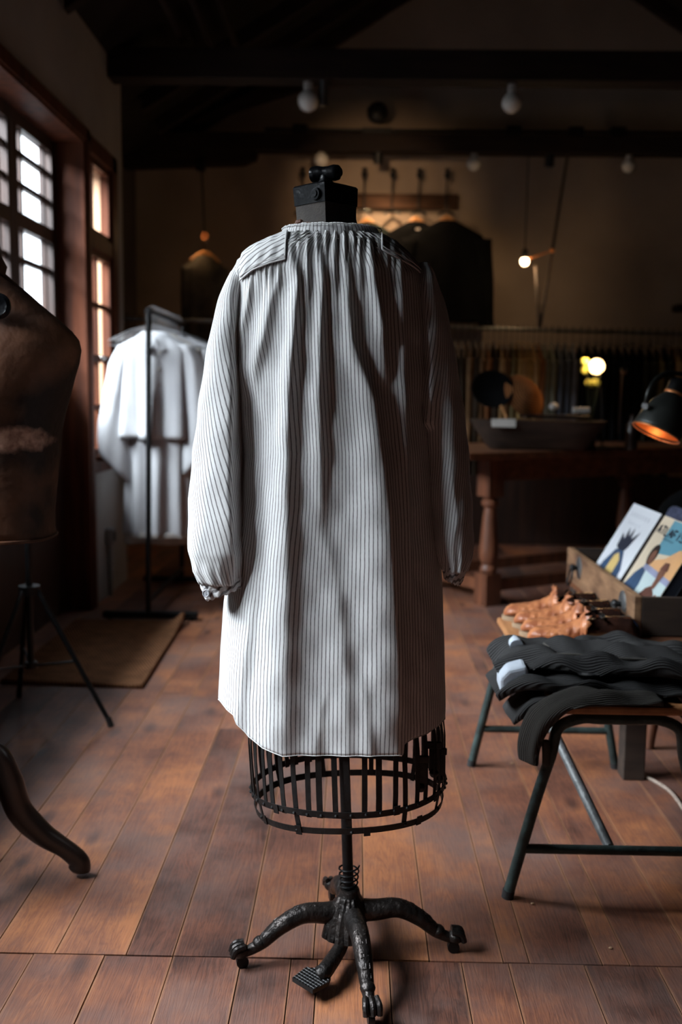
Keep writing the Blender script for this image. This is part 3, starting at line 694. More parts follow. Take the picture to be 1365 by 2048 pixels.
def folds(px, py):
    d = 0
    for path, amp, wid in FOLDS:
        if py < path[0][0] or py > path[-1][0]+30: continue
        c = interp(path, py); w = interp(wid, py); A = interp(amp, py); q = (px-c)/w
        if -3.4 < q < 3.4:
            # steeper on the right of the ridge than on the left
            q = q*1.45 if q > 0 else q*.66
            d += A*.98*exp(-q*q)
    # gathers at the collar seam
    if py < 620 and 566 < px < 775:
        f = exp(-max(py-478, 0)/34)*min(1, (px-566)/12)*min(1, (775-px)/12)
        d += f*(.0042*sin(px/17.5*2*pi+.6*sin(px*.31))+.002*sin(px/9.3*2*pi))
    # gathers under the yoke
    for x0, x1, ys in ((470, 568, 540), (772, 858, 520)):
        if x0 < px < x1 and py < 640: d += .0022*sin(px/13.5*2*pi+sin(px*.2))*exp(-abs(py-ys)/32)
    # soft crumple
    d += .0010*sin(px*.05+py*.021)*sin(py*.033+px*.017)+.0006*sin(px*.11-py*.07)
    return d
HEM = [(425, 1392), (440, 1400), (458, 1418), (474, 1428), (480, 1446), (500, 1472), (530, 1493), (570, 1508), (650, 1510), (795, 1503), (798.0, 1503), (799.5, 1483), (850, 1466), (876, 1452), (895, 1432)]
NC, NR = 480, 150
mb = MB(); rings = []; uvs = []
par0 = ptab[-1][1]
import bisect
def phi_of(i):
    # more columns on the back half
    return pi*(i/(NC*.72)) if i < NC*.72 else pi+pi*(i-NC*.72)/(NC*.28)
UC = [0.0]                                # metres of cloth round the body
_pp = None
for i in range(NC+1):
    c, a, b = body_par(.6); ph = phi_of(i); ca, sa = cos(ph), sin(ph); ex = 2/NE
    q = Vector((a*abs(ca)**ex*(1 if ca > 0 else -1), -b*abs(sa)**ex*(1 if sa > 0 else -1)))
    if _pp is not None: UC.append(UC[-1]+(q-_pp).length*1.08)
    _pp = q
def ucoord(i): return UC[i]
for j in range(NR+1):
    t = j/NR; ring = []; uvr = []
    for i in range(NC):
        ph = phi_of(i)
        back = ph <= pi
        # reference point low on the body gives the hem height for this column
        ca, sa = cos(ph), sin(ph)
        ex = 2/NE; ux = (abs(ca)**ex)*(1 if ca > 0 else -1); uy = (abs(sa)**ex)*(1 if sa > 0 else -1)
        c, a, b = body_par(.42); P = Vector((c+a*ux, FY-b*uy, .42))
        hx, hy = proj(P)
        zh = on(hx, interp(HEM, hx), 1, P.y).z if back else on(hx, 1402, 1, FY).z-.05*abs(sa)**1.5
        zb_ = lerp(zh, .56, 0)
        z = ZT+(zh-ZT)*(t**1.0)
        c, a, b = body_par(z)
        P = Vector((c+a*ux, FY-b*uy, z))
        nx, ny = ux/a, -uy/b*1.0; nn = Vector((ca/a, -sa/b, 0)).normalized()
        if back:
            qx, qy = proj(P); d = folds(qx, qy)*(min(1, abs(sa)*2.2))
        else:
            d = .010*sin(ph*9)*min(1, t*2)*abs(sa)
        P += nn*d
        ring.append(P)
        uvr.append((-ucoord(i)*1.0, z))
    uvr.append((-ucoord(NC), ring[0].z)); rings.append(ring); uvs.append(uvr)
mb.loft(rings, (False, False), uvs); body = build('body', mb, 'shirt', sh, angle=180, solid=.0012)
# hem roll
mb = MB(); hp = rings[-1]; mb.tube(hp+[hp[0]], .0008, 6); build('hem', mb, 'shirt', sh)
# band collar
def ell(c, a, b, z, n=120, tilt=0, wob=0, ph0=0):
    return [Vector((c+a*cos(2*pi*k/n), FY+b*sin(2*pi*k/n), z+tilt*cos(2*pi*k/n)+wob*(.6*sin(2*pi*k/n*17)+.4*sin(2*pi*k/n*29+1)))) for k in range(n)]
c0 = (X(564, 473)+X(764, 473))/2; a0 = (X(764, 473)-X(564, 473))/2
zc0 = Z(663, 482, FY-.07); zc1 = Z(660, 444, FY-.066)
mb = MB(); rg = []; uu = []
for k in range(9):
    t = k/8; a = a0*lerp(1.0, .93, t)+.004*sin(pi*t); b = lerp(.073, .066, t)+.004*sin(pi*t)
    rg.append([p+Vector((0, 0, 0)) for p in ell(c0+lerp(0, -.003, t), a, b, lerp(zc0-.003, zc1, t), tilt=lerp(.004, .0, t), wob=.0012 if 0 < k < 8 else (.0010 if k == 8 else 0))])
    uu.append([(i/120*.62*1.0, lerp(0, .04, t)) for i in range(121)])
for j, r in enumerate(rg):
    for i, p in enumerate(r):
        nn = Vector((p.x-c0, p.y-FY, 0)).normalized(); p += nn*(.0012*sin(i*1.1)*sin(j*.8+i*.2))
mb.loft(rg, (False, False), uu); build('collar', mb, 'shirt', sh, angle=180, solid=.0022)
mb = MB()
for t in (.1, .9):
    rr = ell(c0, a0*lerp(1.0, .93, t)+.0055, lerp(.073, .066, t)+.0055, lerp(zc0, zc1, t), 120, wob=.0006); mb.tube(rr+[rr[0]], .0008, 5)
build('collar_stitching', mb, 'shirt', sh)
# shoulder yokes
def yoke(x_in, x_out, seam, name='yoke'):
    mb = MB(); G = []; U = []; n = 40; m = 36
    for i in range(n+1):
        px = lerp(x_in, x_out, i/n); ys = interp(seam, px if seam[0][0] < seam[-1][0] else px)
        # world X of the column and the heights of seam and shoulder line there
        Yg = FY-.085; x = X(px, ys, Yg); zs = Z(px, ys, Yg)
        zt = None
        lo, hi = zs, ZT
        for _ in range(30):
            md = (lo+hi)/2; c, a, b = body_par(md)
            if abs(x-c) < a*.995: lo = md
            else: hi = md
        zt = lo; col = []; uc = []
        for j in range(m+1):
            s = j/m*2-1           # -1 back seam, 0 shoulder line, 1 front
            z = zt-(zt-zs)*abs(s)**1.6 if s < 0 else zt-(zt-zs)*.5*abs(s)**1.6
            y = back_y(x, z); y = y if s < 0 else 2*FY-y
            off = .0052 if s < 0 else .004
            nv = Vector((0, -1 if s < 0 else 1, 1.0*(1-abs(s))+.35)).normalized()
            crm = .0012*sin(i*.55+j*.33)*sin(j*.41)
            col.append(Vector((x, y, z))+nv*(off+crm))
            uc.append((.5*(z+y)*1.0+.25*abs(x), x))
        G.append(col); U.append(uc)
    V = [p for c in G for p in c]; us = [u for c in U for u in c]; Fc = []
    for i in range(n):
        for j in range(m):
            Fc.append((i*(m+1)+j, i*(m+1)+j+1, (i+1)*(m+1)+j+1, (i+1)*(m+1)+j))
    mb.add(V, Fc, us); o = build(name, mb, 'shirt', sh, angle=180, solid=.002)
    mb = MB(); edge = [c[0] for c in G][::-1]+[p for p in G[0]][:18]
    mb.tube(edge, .0017, 6); mb.tube([p+Vector((0, -.0015, .006)) for p in [c[0] for c in G][::-1]], .0008, 5)
    build('yoke_seam', mb, 'shirt', o)
yoke(571, 476, [(470, 566), (476, 560), (505, 541), (540, 529), (571, 522)])
yoke(765, 846, [(765, 499), (775, 506), (800, 517), (830, 531), (850, 545)])
# sleeves
def sleeve(tab, ridge, Yt, slant, name, sgn):
    mb = MB(); rg = []; uu = []; n = 96; m = 100; y0 = tab[0][0]; y1 = tab[-1][0]
    for j in range(m+1):
        y = lerp(y0, y1, j/m); l, r = interp(tab, y); Yc, dep = interp(Yt, y)
        xc, hw = (X(l, y, Yc)+X(r, y, Yc))/2, (X(r, y, Yc)-X(l, y, Yc))/2; z = Z((l+r)/2, y, Yc)
        ring = []; ur = []
        for k in range(n):
            a = 2*pi*k/n; p = Vector((xc+hw*cos(a), Yc+dep*sin(a), z)); qx, qy = proj(p)
            d = 0
            if sin(a) < 0:
                for path, amp, w in ridge:
                    if y < path[0][0] or y > path[-1][0]: continue
                    c = interp(path, y); q = (qx-c)/w; q = q*1.7 if q*sgn > 0 else q
                    d += interp(amp, y)*exp(-abs(q)**1.05)*(-sin(a))**.3
            d += .0016*sin(y*.045+k*.26)*sin(y*.021-k*.13)
            g = max(0, (y-(y1-60))/60); d += g*.0028*sin(a*13+sin(a*5))
            nn = Vector((cos(a)/hw, sin(a)/dep, 0)).normalized(); p += nn*d*(1 if True else 0)
            ring.append(p); ur.append((k/n*.40+slant*(z-1.0)*(1 if sin(a) < 0 else -1)*.0+slant*(z-1.0), z))
        ur.append((.40+slant*(z-1.0), z)); rg.append(ring); uu.append(ur)
    mb.loft(rg, (True, False), uu); return build(name, mb, 'shirt', sh, angle=180, solid=.0012), rg[-1]
LT = [(528, (474, 500)), (545, (463, 506)), (570, (453, 503)), (600, (443, 494)), (650, (430, 490)), (700, (420, 489)), (800, (402, 488)), (900, (388, 486)), (1000, (380, 486)), (1060, (377, 487)), (1100, (377, 486)), (1140, (385, 483)), (1166, (400, 482))]
LY = [(528, (FY, .03)), (560, (FY, .05)), (650, (FY-.005, .058)), (850, (FY-.025, .055)), (1000, (FY-.05, .055)), (1100, (FY-.075, .050)), (1166, (FY-.088, .034))]
LR = [([(545, 470), (600, 462), (700, 455), (870, 449), (1000, 448), (1080, 454), (1120, 462), (1160, 470)], [(545, .004), (620, .014), (800, .036), (1000, .036), (1100, .022), (1160, .004)], 25)]
_, endl = sleeve(LT, LR, LY, .28, 'sleeve', 1)
RT_ = [(528, (834, 858)), (545, (832, 868)), (570, (830, 877)), (600, (830, 888)), (700, (832, 911)), (800, (832, 925)), (850, (838, 932)), (900, (848, 938)), (1000, (858, 945)), (1080, (868, 948)), (1115, (878, 943)), (1140, (885, 934))]
RY_ = [(528, (FY, .03)), (560, (FY, .05)), (650, (FY-.005, .056)), (850, (FY-.02, .055)), (1000, (FY-.04, .052)), (1080, (FY-.055, .046)), (1140, (FY-.07, .032))]
RR = [([(545, 846), (600, 855), (700, 866), (800, 868), (845, 862), (860, 858)], [(545, .003), (600, .012), (800, .018), (845, .016), (860, 0)], 18), ([(860, 900), (950, 905), (1030, 915), (1080, 906), (1120, 905)], [(860, 0), (950, .003), (1050, .005), (1120, .003)], 14)]
_, endr = sleeve(RT_, RR, RY_, -.28, 'sleeve', 1)
def cuff(end, pts, Yc, dep, name):
    # pts: photo positions of upper-left, upper-right, lower-right, lower-left corners
    mb = MB(); rg = []; uu = []; n = 72; ul, ur_, lr, ll = pts
    for j in range(9):
        t = j/8; A = on(lerp(ul[0], ll[0], t), lerp(ul[1], ll[1], t), 1, Yc); B = on(lerp(ur_[0], lr[0], t), lerp(ur_[1], lr[1], t), 1, Yc); c = (A+B)/2; h = (B-A)/2
        ring = []
        for k in range(n):
            a = 2*pi*k/n; w = 1+.05*sin(a*9+j*.8)*sin(pi*t)+.02*sin(a*21+j)
            ring.append(c+h*cos(a)*(1+.03*sin(pi*t))+Vector((0, dep*sin(a)*w, .0025*sin(a*7+j)*sin(pi*t)+.0015*sin(a*15))))
        rg.append(ring); uu.append([(lerp(0, .03, t)*.5+k/n*.05, k/n*.22) for k in range(n+1)])
    mb.loft(rg, (False, False), uu); o = build(name, mb, 'shirt', sh, angle=180, solid=.0025)
    return o
YL = FY-.088
cl = cuff(endl, ((400, 1167), (484, 1148), (489, 1171), (413, 1200)), YL, .030, 'cuff')
p = on(413, 1187, 1, YL-.027); nrm = Vector((-.35, -1, .15)).normalized(); R = align(nrm)
mb = MB(); mb.lathe([(.0062, -.002), (.0072, 0), (.0072, .0016), (.0060, .0026), (.0050, .0016), (.0001, .0014)], p, 24, R)
for s_ in (-1, 1): mb.sphere(p+R @ Vector((0, .0016*s_, .0018)), .0009, 8)
bt = build('button', mb, 'grey_button', cl)
YR = FY-.07
cr_ = cuff(endr, ((884, 1128), (934, 1140), (921, 1169), (888, 1156)), YR, .028, 'cuff')
# ------------------------------------------------------------------ garments on hangers
def garment_mb(top, hw, length, dep, seed=0, flare=1.1, rot=0, n=44, waves=7, wamp=.012, neck=.055, slope=.07):
    rnd = random.Random(seed); ph = rnd.random()*6; R = RZ(rot); top = Vector(top); mb = MB(); rg = []; uu = []
    prof = [(0, neck, dep*.45), (slope*.35, hw*.52, dep*.6), (slope*.8, hw*.88, dep*.8), (slope*1.35, hw, dep*.95)]
    m = 16
    for j in range(1, m+1): t = j/m; prof.append((slope*1.35+(length-slope*1.35)*t, hw*lerp(.98, flare, t**1.2), dep*lerp(1, 1.12, t)))
    for z, a, b in prof:
        t = z/length; ring = []
        for k in range(n):
            an = 2*pi*k/n; f = wamp*t*sin(an*waves+ph+t*1.2)+wamp*.5*t*sin(an*(waves*2+1)+ph*2)
            ring.append(top+R @ Vector(((a+f)*cos(an), (b+f*.8)*sin(an), -z+.004*sin(an*5+ph)*(t > .98))))
        rg.append(ring); uu.append([(k/n, z) for k in range(n+1)])
    return mb.loft(rg, (True, False), uu)
def sleeve_mb(top, hw, sx, length, r0, r1, seed=0, rot=0, spread=.1, n=20, slope=.07, fwd=0.0, bend=0.0):
    rnd = random.Random(seed+17*(sx > 0)); R = RZ(rot); top = Vector(top); mb = MB(); rg = []; ph = rnd.random()*6
    m = 14
    for j in range(m+1):
        t = j/m; z = -slope*1.0-length*t*(1-.0)
        x = sx*(hw-.035+spread*(t**.9)); y = fwd*t+bend*sin(pi*t)
        r = lerp(r0, r1, t)*(1+.05*sin(t*9+ph)); ring = []
        for k in range(n):
            an = 2*pi*k/n; f = 1+.10*sin(an*4+t*5+ph)*min(1, t*2)
            ring.append(top+R @ Vector((x+r*f*cos(an), y+r*.62*f*sin(an), z-sx*r*.4*cos(an)*0)))
        rg.append(ring)
    return mb.loft(rg, (True, False))
def garment(name, label, cat, mat, top, hw, length, dep, group=None, sl=.5, r0=.085, r1=.06, seed=0, rot=0, spread=.08, flare=1.08, extra=None, waves=7, wamp=.012, fwd=0, slope=.07, bend=0):
    g = thing(name, label, cat, Vector(top)-Vector((0, 0, length)), group)
    build('body', garment_mb(top, hw, length, dep, seed, flare, rot, waves=waves, wamp=wamp, slope=slope), mat, g, angle=180)
    for sx in (-1, 1): build('sleeve', sleeve_mb(top, hw, sx, sl, r0, r1, seed, rot, spread, fwd=fwd, slope=slope, bend=bend), mat, g, angle=180)
    return g
def wire_hanger_mb(top, hw, rot=0, drop=.11, r=.0022):
    # hook over a rail at 'top'
    R = RZ(rot); top = Vector(top); mb = MB()
    hook = [Vector((cos(a)*.018, 0, .0+sin(a)*.018)) for a in [pi*1.0*q/8 for q in range(9)]]
    hook = [Vector((.018, 0, -.012))]+hook+[Vector((-.016, 0, -.02)), Vector((-.002, 0, -.045)), Vector((0, 0, -.07))]
    mb.tube([top+R @ p for p in hook], r, 6)
    sh_ = [(0, -.07), (hw*.5, -.095), (hw, -.07-drop*.75), (hw*1.02, -.07-drop), (0, -.072-drop), (-hw*1.02, -.07-drop), (-hw, -.07-drop*.75), (-hw*.5, -.095), (0, -.07)]
    mb.tube([top+R @ Vector((x, 0, z)) for x, z in sh_], r, 6)
    return mb
def wood_hanger(name, label, cat, top, hw, rot=0, group=None, hook=.07, mat='hanger_wood'):
    R = RZ(rot); top = Vector(top)
    h = thing(name, label, cat, top-Vector((0, 0, hook+.05)), group)
    mb = MB(); pts = [Vector((x*hw, 0, -hook-.008-.055*abs(x)**1.5)) for x in (-1, -.75, -.5, -.25, 0, .25, .5, .75, 1)]
    mb.tube([top+R @ p for p in pts], [.009, .011, .013, .015, .017, .015, .013, .011, .009], 10, flat=.6); build('bar', mb, mat, h)
    mb = MB(); q = [Vector((.017, 0, -.008))]+[Vector((cos(a)*.018, 0, sin(a)*.018)) for a in [pi*i/6 for i in range(7)]]+[Vector((-.012, 0, -.018)), Vector((0, 0, -.032)), Vector((0, 0, -hook))]
    mb.tube([top+R @ p for p in q], .0022, 6); build('hook', mb, 'black' if mat == 'trough' else 'chrome', h)
    return h
# ------------------------------------------------------------------ rolling rack of white dresses by the window
RX0, RY0, RY1 = -.985, 4.73, 5.66
zr = on(303, 622, 1, RY0).z
rk = thing('clothing_rack', 'black steel clothing rack of white dresses beside the far window', 'clothing rack', (RX0, RY0, 0))
for y in (RY0, RY1):
    mb = MB(); mb.tube([(RX0-.012, y, .03), (RX0+.004, y, zr)], .0135, 12); build('post', mb, 'black', rk)
    mb = MB(); mb.box((RX0-.01+.01, y, .028), (.46, .05, .03)); ft = build('foot', mb, 'black', rk, smooth=False, bevel=.004)
    for s_ in (-1, 1):
        mb = MB(); mb.cyl((RX0+s_*.20-.008, y, .0125), (RX0+s_*.20+.008, y, .0125), .0125); build('caster', mb, 'rubber', ft)
mb = MB(); mb.tube([(RX0+.004, RY0-.02, zr), (RX0+.004, RY1+.02, zr)], .0135, 12); build('rail', mb, 'black', rk)
mb = MB(); mb.sphere((RX0+.004, RY0, zr), .018, 12); build('elbow', mb, 'black', rk)
mb = MB(); mb.tube([(RX0-.010, RY0, .09), (RX0-.010, RY1, .09)], .011, 10); build('stretcher', mb, 'black', rk)
hy = [RY0+.105+.062*i for i in range(12)]
hl = []
for i, y in enumerate(hy):
    lab = 'steel wire hanger nearest the viewer on the black rack, one end past the dress shoulder' if i == 0 else 'steel wire hanger, %s from the front on the black rack by the window' % ORD[i]
    mbh = wire_hanger_mb((RX0+.004, y, zr+.0145), .215, .05*sin(i*2.3), .10)
    hl.append(tag(build('wire_hanger', mbh, 'wire'), lab, 'hanger', 'wire hangers on the black rack'))
# front dress: long gown under a cropped button jacket
t0 = Vector((RX0+.012, hy[0], zr-.088))
d0 = thing('dress', 'long white gown with a cropped buttoned top layer, front of the black rack', 'dress', t0-Vector((0, 0, 1.02)), 'white dresses on the black rack')
build('body', garment_mb(t0+Vector((0, .012, -.01)), .145, .97, .042, 3, 1.08, waves=9, wamp=.016, slope=.075), 'white', d0, angle=180)
mb = garment_mb(t0+Vector((0, 0, .0)), .178, .515, .062, 8, 1.04, waves=8, wamp=.024, slope=.075, neck=.06); top_ = build('cropped_top', mb, 'white', d0, angle=180, solid=.002)
for sx in (-1, 1):
    mb = MB(); R = MB(); rg = []
    for j in range(19):
        t = j/18
        x = sx*interp([(0, .13), (.15, .17), (.4, .192), (.7, .21), (1, .20)], t); z = -.065-.60*t; r = interp([(0, .05), (.2, .062), (.6, .066), (.85, .075), (1, .07)], t)
        if sx > 0: z *= .94
        rg.append([t0+Vector((x+r*(1+.13*sin(3*a+4*t))*cos(a), .005+.045*sin(a)*(1+.1*sin(5*a+t*7)), z-sx*0-.07*t*(-sx*cos(a))*1.0)) for a in [2*pi*k/22 for k in range(22)]])
    mb.loft(rg, (True, False)); build('sleeve', mb, 'white', d0, angle=180, solid=.0015)
for i in range(5):
    mb = MB(); p = t0+Vector((.036-.004*i, -.064+.003*i-.012*(i == 0), -.105-.075*i)); mb.sphere(p, .0075, 10, (1, .45, 1)); build('button', mb, 'pearl', top_)
mb = MB(); mb.prism([t0+Vector(v) for v in ((.015, -.060, -.03), (.068, -.060, -.085), (.030, -.076, -.10), (.002, -.066, -.06))], (0, -.003, 0)); mb.prism([t0+Vector(v) for v in ((-.03, -.058, -.03), (-.055, -.066, -.09), (-.01, -.076, -.11), (.006, -.066, -.06))], (0, -.003, 0))
build('collar', mb, 'white', top_, smooth=False, bevel=.001)
mb = MB(); rr = []
for q in range(5):
    z = -.972-.028*q/4; rr.append([t0+Vector((.160*cos(2*pi*k/88)+.004*sin(k*1.9), .012+.050*sin(2*pi*k/88)+.004*cos(k*2.7), z+.004*sin(k*2.2)*(q == 4))) for k in range(88)])
mb.loft(rr, (False, False)); build('lace_hem', mb, 'ecru', d0, angle=180, solid=.0015)
seeds = ['white cotton dress hanging directly behind the front gown on the black rack', 'white cotton dress third from the front on the black rack', 'white cotton dress fourth from the front, shoulder showing beside the striped sleeve', 'white cotton dress at the far end of the black rack']
for q, (lb, hi, ln) in enumerate(zip(seeds, (2, 5, 8, 11), (1.05, .92, 1.0, .95))):
    tt = Vector((RX0+.02+.012*q, hy[hi], zr-.088))
    g = garment('dress', lb, 'dress', 'ecru' if q == 0 else 'white', tt, .185+.01*q, ln, .022, 'white dresses on the black rack', sl=.5, r0=.05, r1=.035, seed=20+q, spread=.05, wamp=.005)
# coir mat
mb = MB(); c = [(-1.33, 3.64), (-.786, 3.605), (-.815, 4.66), (-1.33, 4.66)]
def matpt(u, v):
    A = Vector((*c[0], 0)).lerp(Vector((*c[1], 0)), u); B = Vector((*c[3], 0)).lerp(Vector((*c[2], 0)), u); p = A.lerp(B, v)
    curl = max(0, u-.86)/.14; curl2 = max(0, v-.80)/.20
    p.z = .016+.045*curl**1.5*curl2**1.3+.002*sin(u*40)*sin(v*70)*.4
    return p
n = 60; V = []; U = []; Fc = []
for i in range(n+1):
    for j in range(n+1): V.append(matpt(i/n, j/n)); U.append((j/n*.97-i/n*.21, i/n*.50+j/n*.42))
for i in range(n):
    for j in range(n): a = i*(n+1)+j; Fc.append((a, a+n+1, a+n+2, a+1))
mb.add(V, Fc, U); dm = build('doormat', mb, 'coir', solid=.015, origin=(-1.05, 4.1, 0)); tag(dm, 'brown coir doormat with one curled corner on the floor below the window', 'doormat')
# electrical box below the far window
p = on(213, 1072, 0, WX)
eb = thing('junction_box', 'small grey electrical box with conduit on the wall below the far window', 'electrical box', (WX, p.y, .0))
mb = MB(); mb.box((WX+.022, p.y, p.z), (.04, .085, .085)); build('housing', mb, 'concrete', eb, bevel=.006, smooth=False)
mb = MB(); mb.tube([(WX+.018, p.y, .0), (WX+.018, p.y, p.z-.04)], .013, 10); build('conduit', mb, 'concrete', eb)
mb = MB(); mb.box((WX+.044, p.y, p.z), (.004, .05, .05)); build('cover', mb, 'rubber', eb, bevel=.003, smooth=False)
# ------------------------------------------------------------------ things on the tie beams
def globe(px, py, Y, beam_z, label, rpx):
    p = on(px, py, 1, Y); r = rpx*(Y)/FPX
    g = thing('globe_bulb', label, 'light bulb', (p.x, Y, p.z-r), 'unlit globe bulbs under the beams')
    mb = MB(); mb.lathe([(.001, -1.0*r), (.35*r, -.94*r), (.72*r, -.69*r), (.95*r, -.3*r), (r, 0), (.95*r, .31*r), (.74*r, .68*r), (.42*r, .93*r), (.32*r, 1.12*r)], p, 24); build('globe', mb, 'globe', g)
    mb = MB(); mb.lathe([(.30*r, 1.08*r), (.46*r, 1.12*r), (.46*r, 1.75*r), (.34*r, 1.85*r)], p, 16); mb.cyl(p+Vector((0, 0, 1.8*r)), (p.x, Y, beam_z), .25*r); build('socket', mb, 'porcelain', g)
globe(617, 202, B1Y+.07, 2.74, 'unlit white globe bulb under the near beam, left of centre beside a tilted spotlight', 20)
globe(1024, 206, B1Y+.07, 2.74, 'unlit white globe bulb under the near beam, alone on the right', 19)
globe(643, 320, B2Y+.06, 2.74, 'unlit white globe bulb under the far beam, just above the mannequin knob', 14)
globe(948, 327, B2Y+.06, 2.74, 'unlit white globe bulb under the far beam, between the two black spotlights', 14)
globe(1258, 332, B2Y+.06, 2.74, 'unlit dim globe bulb under the far beam, nearest the right wall', 13)
def spotlight(px, py, Y, d, label, ln=.13, r=.028, lit=False, zb=2.74):
    p = on(px, py, 1, Y); d = Vector(d).normalized()
    g = thing('spotlight', label, 'spotlight', p, 'black cylinder spotlights on the beams')
    mb = MB(); mb.cyl(p-d*ln/2, p+d*ln/2, r, n=20); build('cylinder_body', mb, 'black', g)
    mb = MB(); mb.cyl(p+d*(ln/2), p+d*(ln/2+.002), r*.8, n=20); build('lens', mb, MT['spotlit'] if lit else 'black', g)
    mb = MB(); mb.tube([p-d*ln*.3, Vector((p.x, Y, min(zb, p.z+ln*.5)+.02))], .008, 8); build('bracket', mb, 'black', g)
    return p, d
MT['spotlit'] = emis('warm_lens', (1, .62, .30), 1.6)
MT['bulb_on'] = emis('warm_bulb', (1, .70, .40), 14)
MT['bulb_big'] = emis('warm_bulb_big', (1, .62, .27), 9)
sp1, dd = spotlight(648, 183, B1Y+.07, (-.06, .48, -.75), 'tilted black spotlight with a lit lens under the near beam', lit=True)
sp2, _ = spotlight(757, 309, B2Y+.06, (0, .12, -1), 'black spotlight under the far beam, just right of the mannequin head', ln=.12, r=.032)
sp3, _ = spotlight(1100, 317, B2Y+.06, (0, .12, -1), 'black spotlight under the far beam, right of the pale globe bulb', ln=.11, r=.032)
p = on(755, 226, 1, B2Y+.05)
dk = thing('lamp_housing', 'round black lamp housing standing on top of the far beam', 'lamp', (p.x, B2Y+.05, 2.858))
mb = MB(); mb.sphere(p, .072, 20, (1, .6, 1)); build('shell', mb, 'black', dk)
mb = MB(); mb.span((p.x-.10, B2Y+.01, 2.859), (p.x+.10, B2Y+.09, 2.895)); build('mount', mb, 'black', dk, smooth=False)
lt = thing('light_track', 'thin black lighting track running along the top of the far beam', 'light track', (.6, B2Y+.02, 2.858))
mb = MB(); mb.span((-.65, B2Y+.012, 2.872), (RIGHT, B2Y+.045, 2.889)); build('rail', mb, 'black', lt, smooth=False)
for px in (600, 1030, 1155, 1240):
    x = on(px, 250, 1, B2Y).x; mb = MB(); mb.span((x-.05, B2Y+.005, 2.859), (x+.05, B2Y+.07, 2.915)); build('clip', mb, 'black', lt, smooth=False, bevel=.005)
# ------------------------------------------------------------------ coat rack on the back wall
cy = BACK-.03
za, zb2 = on(800, 388, 1, cy).z, on(800, 418, 1, cy).z; xa, xb = on(598, 400, 1, cy).x, on(917, 400, 1, cy).x
cr0 = thing('coat_rack', 'long dark wooden coat rack with iron hooks on the back wall', 'coat rack', ((xa+xb)/2, BACK, zb2))
mb = MB(); mb.span((xa, cy-.012, zb2), (xb, BACK-.002, za)); build('backboard', mb, 'rack_board', cr0, smooth=False, bevel=.004)
hx = [on(px, 380, 1, cy).x for px in (607, 665, 729, 785, 838, 893)]
for x in hx:
    mb = MB(); f = cy-.02
    mb.tube(catmull([(x, f, zb2-.01), (x, f-.006, za-.02), (x, f-.02, za+.06), (x, f-.05, za+.11)], 5), .006, 8)
    mb.lathe([(.008, -.02), (.018, 0), (.026, .02), (.010, .035), (.022, .055), (.005, .062)], (x, f-.05, za+.105), 12)
    mb.tube(catmull([(x-.055, f-.035, zb2-.045), (x-.03, f-.025, zb2-.028), (x, f-.01, zb2-.022), (x+.03, f-.025, zb2-.028), (x+.055, f-.035, zb2-.045)], 4), .0085, 8)
    build('hook', mb, 'black', cr0)
jk = [(735, 'blackcloth', 'dark green pullover on a wooden hanger, half hidden by the striped collar', 'greencloth', .27, .62), (832, 'blackcloth', 'black pullover on the coat rack with a small neck label, second from the right', 'blackcloth', .27, .66), (893, 'blackcloth', 'black long-sleeved pullover hanging at the right end of the coat rack', 'blackcloth', .285, .70)]
for q, (px, _, lb, mt, hw, ln) in enumerate(jk):
    x = on(px, 436, 1, cy-.08).x; zt = on(px, 446, 1, cy-.08).z; yy = cy-.08-.05*q
    g = garment('pullover', lb, 'pullover', mt, (x, yy, zt), hw, ln, .045, 'dark pullovers on the coat rack', sl=ln*.86, r0=.07, r1=.05, seed=50+q, spread=.045, slope=.125)
    if q == 1:
        mb = MB(); pp = on(836, 458, 1, yy-.045); mb.box(pp, (.03, .003, .012)); build('neck_label', mb, 'card', g, smooth=False)
    wood_hanger('coat_hanger', ['pale wooden coat hanger holding the dark green pullover', 'pale wooden coat hanger in the middle of the three dark pullovers', 'pale wooden coat hanger at the right end of the coat rack'][q], 'hanger', (x, yy, zt+.085), .075, 0, 'wooden hangers on the coat rack', hook=.055)
# dark jacket on its own cord, left
jp = on(410, 512, 1, 6.55)
g = garment('jacket', 'dark waxed jacket hanging alone on a cord left of the mannequin', 'jacket', 'waxed', jp, .145, .62, .06, None, sl=.52, r0=.055, r1=.05, seed=77, spread=-.005, rot=.5, wamp=.02)
wood_hanger('coat_hanger', 'lit wooden hanger at the top of the lone dark jacket', 'hanger', jp+Vector((0, 0, .085)), .10, .5, None, hook=.055)
cdp = thing('cord', 'thin dark cord dropping from the far beam to the lone jacket', 'cord', (jp.x, 6.6, jp.z+.1))
mb = MB(); tp = on(402, 322, 1, B2Y+.0); mb.tube([(tp.x, B2Y+.02, 2.66), jp+Vector((0, 0, .11))], .006, 6); build('line', mb, 'black', cdp)
mb = MB(); ce = jp+Vector((0, 0, .125)); mb.tube([ce+Vector((cos(a)*.018, 0, sin(a)*.018)) for a in [2*pi*q/14 for q in range(15)]], .004, 6); build('brass_ring', mb, 'copper', cdp)
mb = MB(); mb.span((tp.x-.03, B2Y-.03, 2.60), (tp.x+.03, B2Y+.03, 2.66)); build('fixing', mb, 'black', cdp, smooth=False)
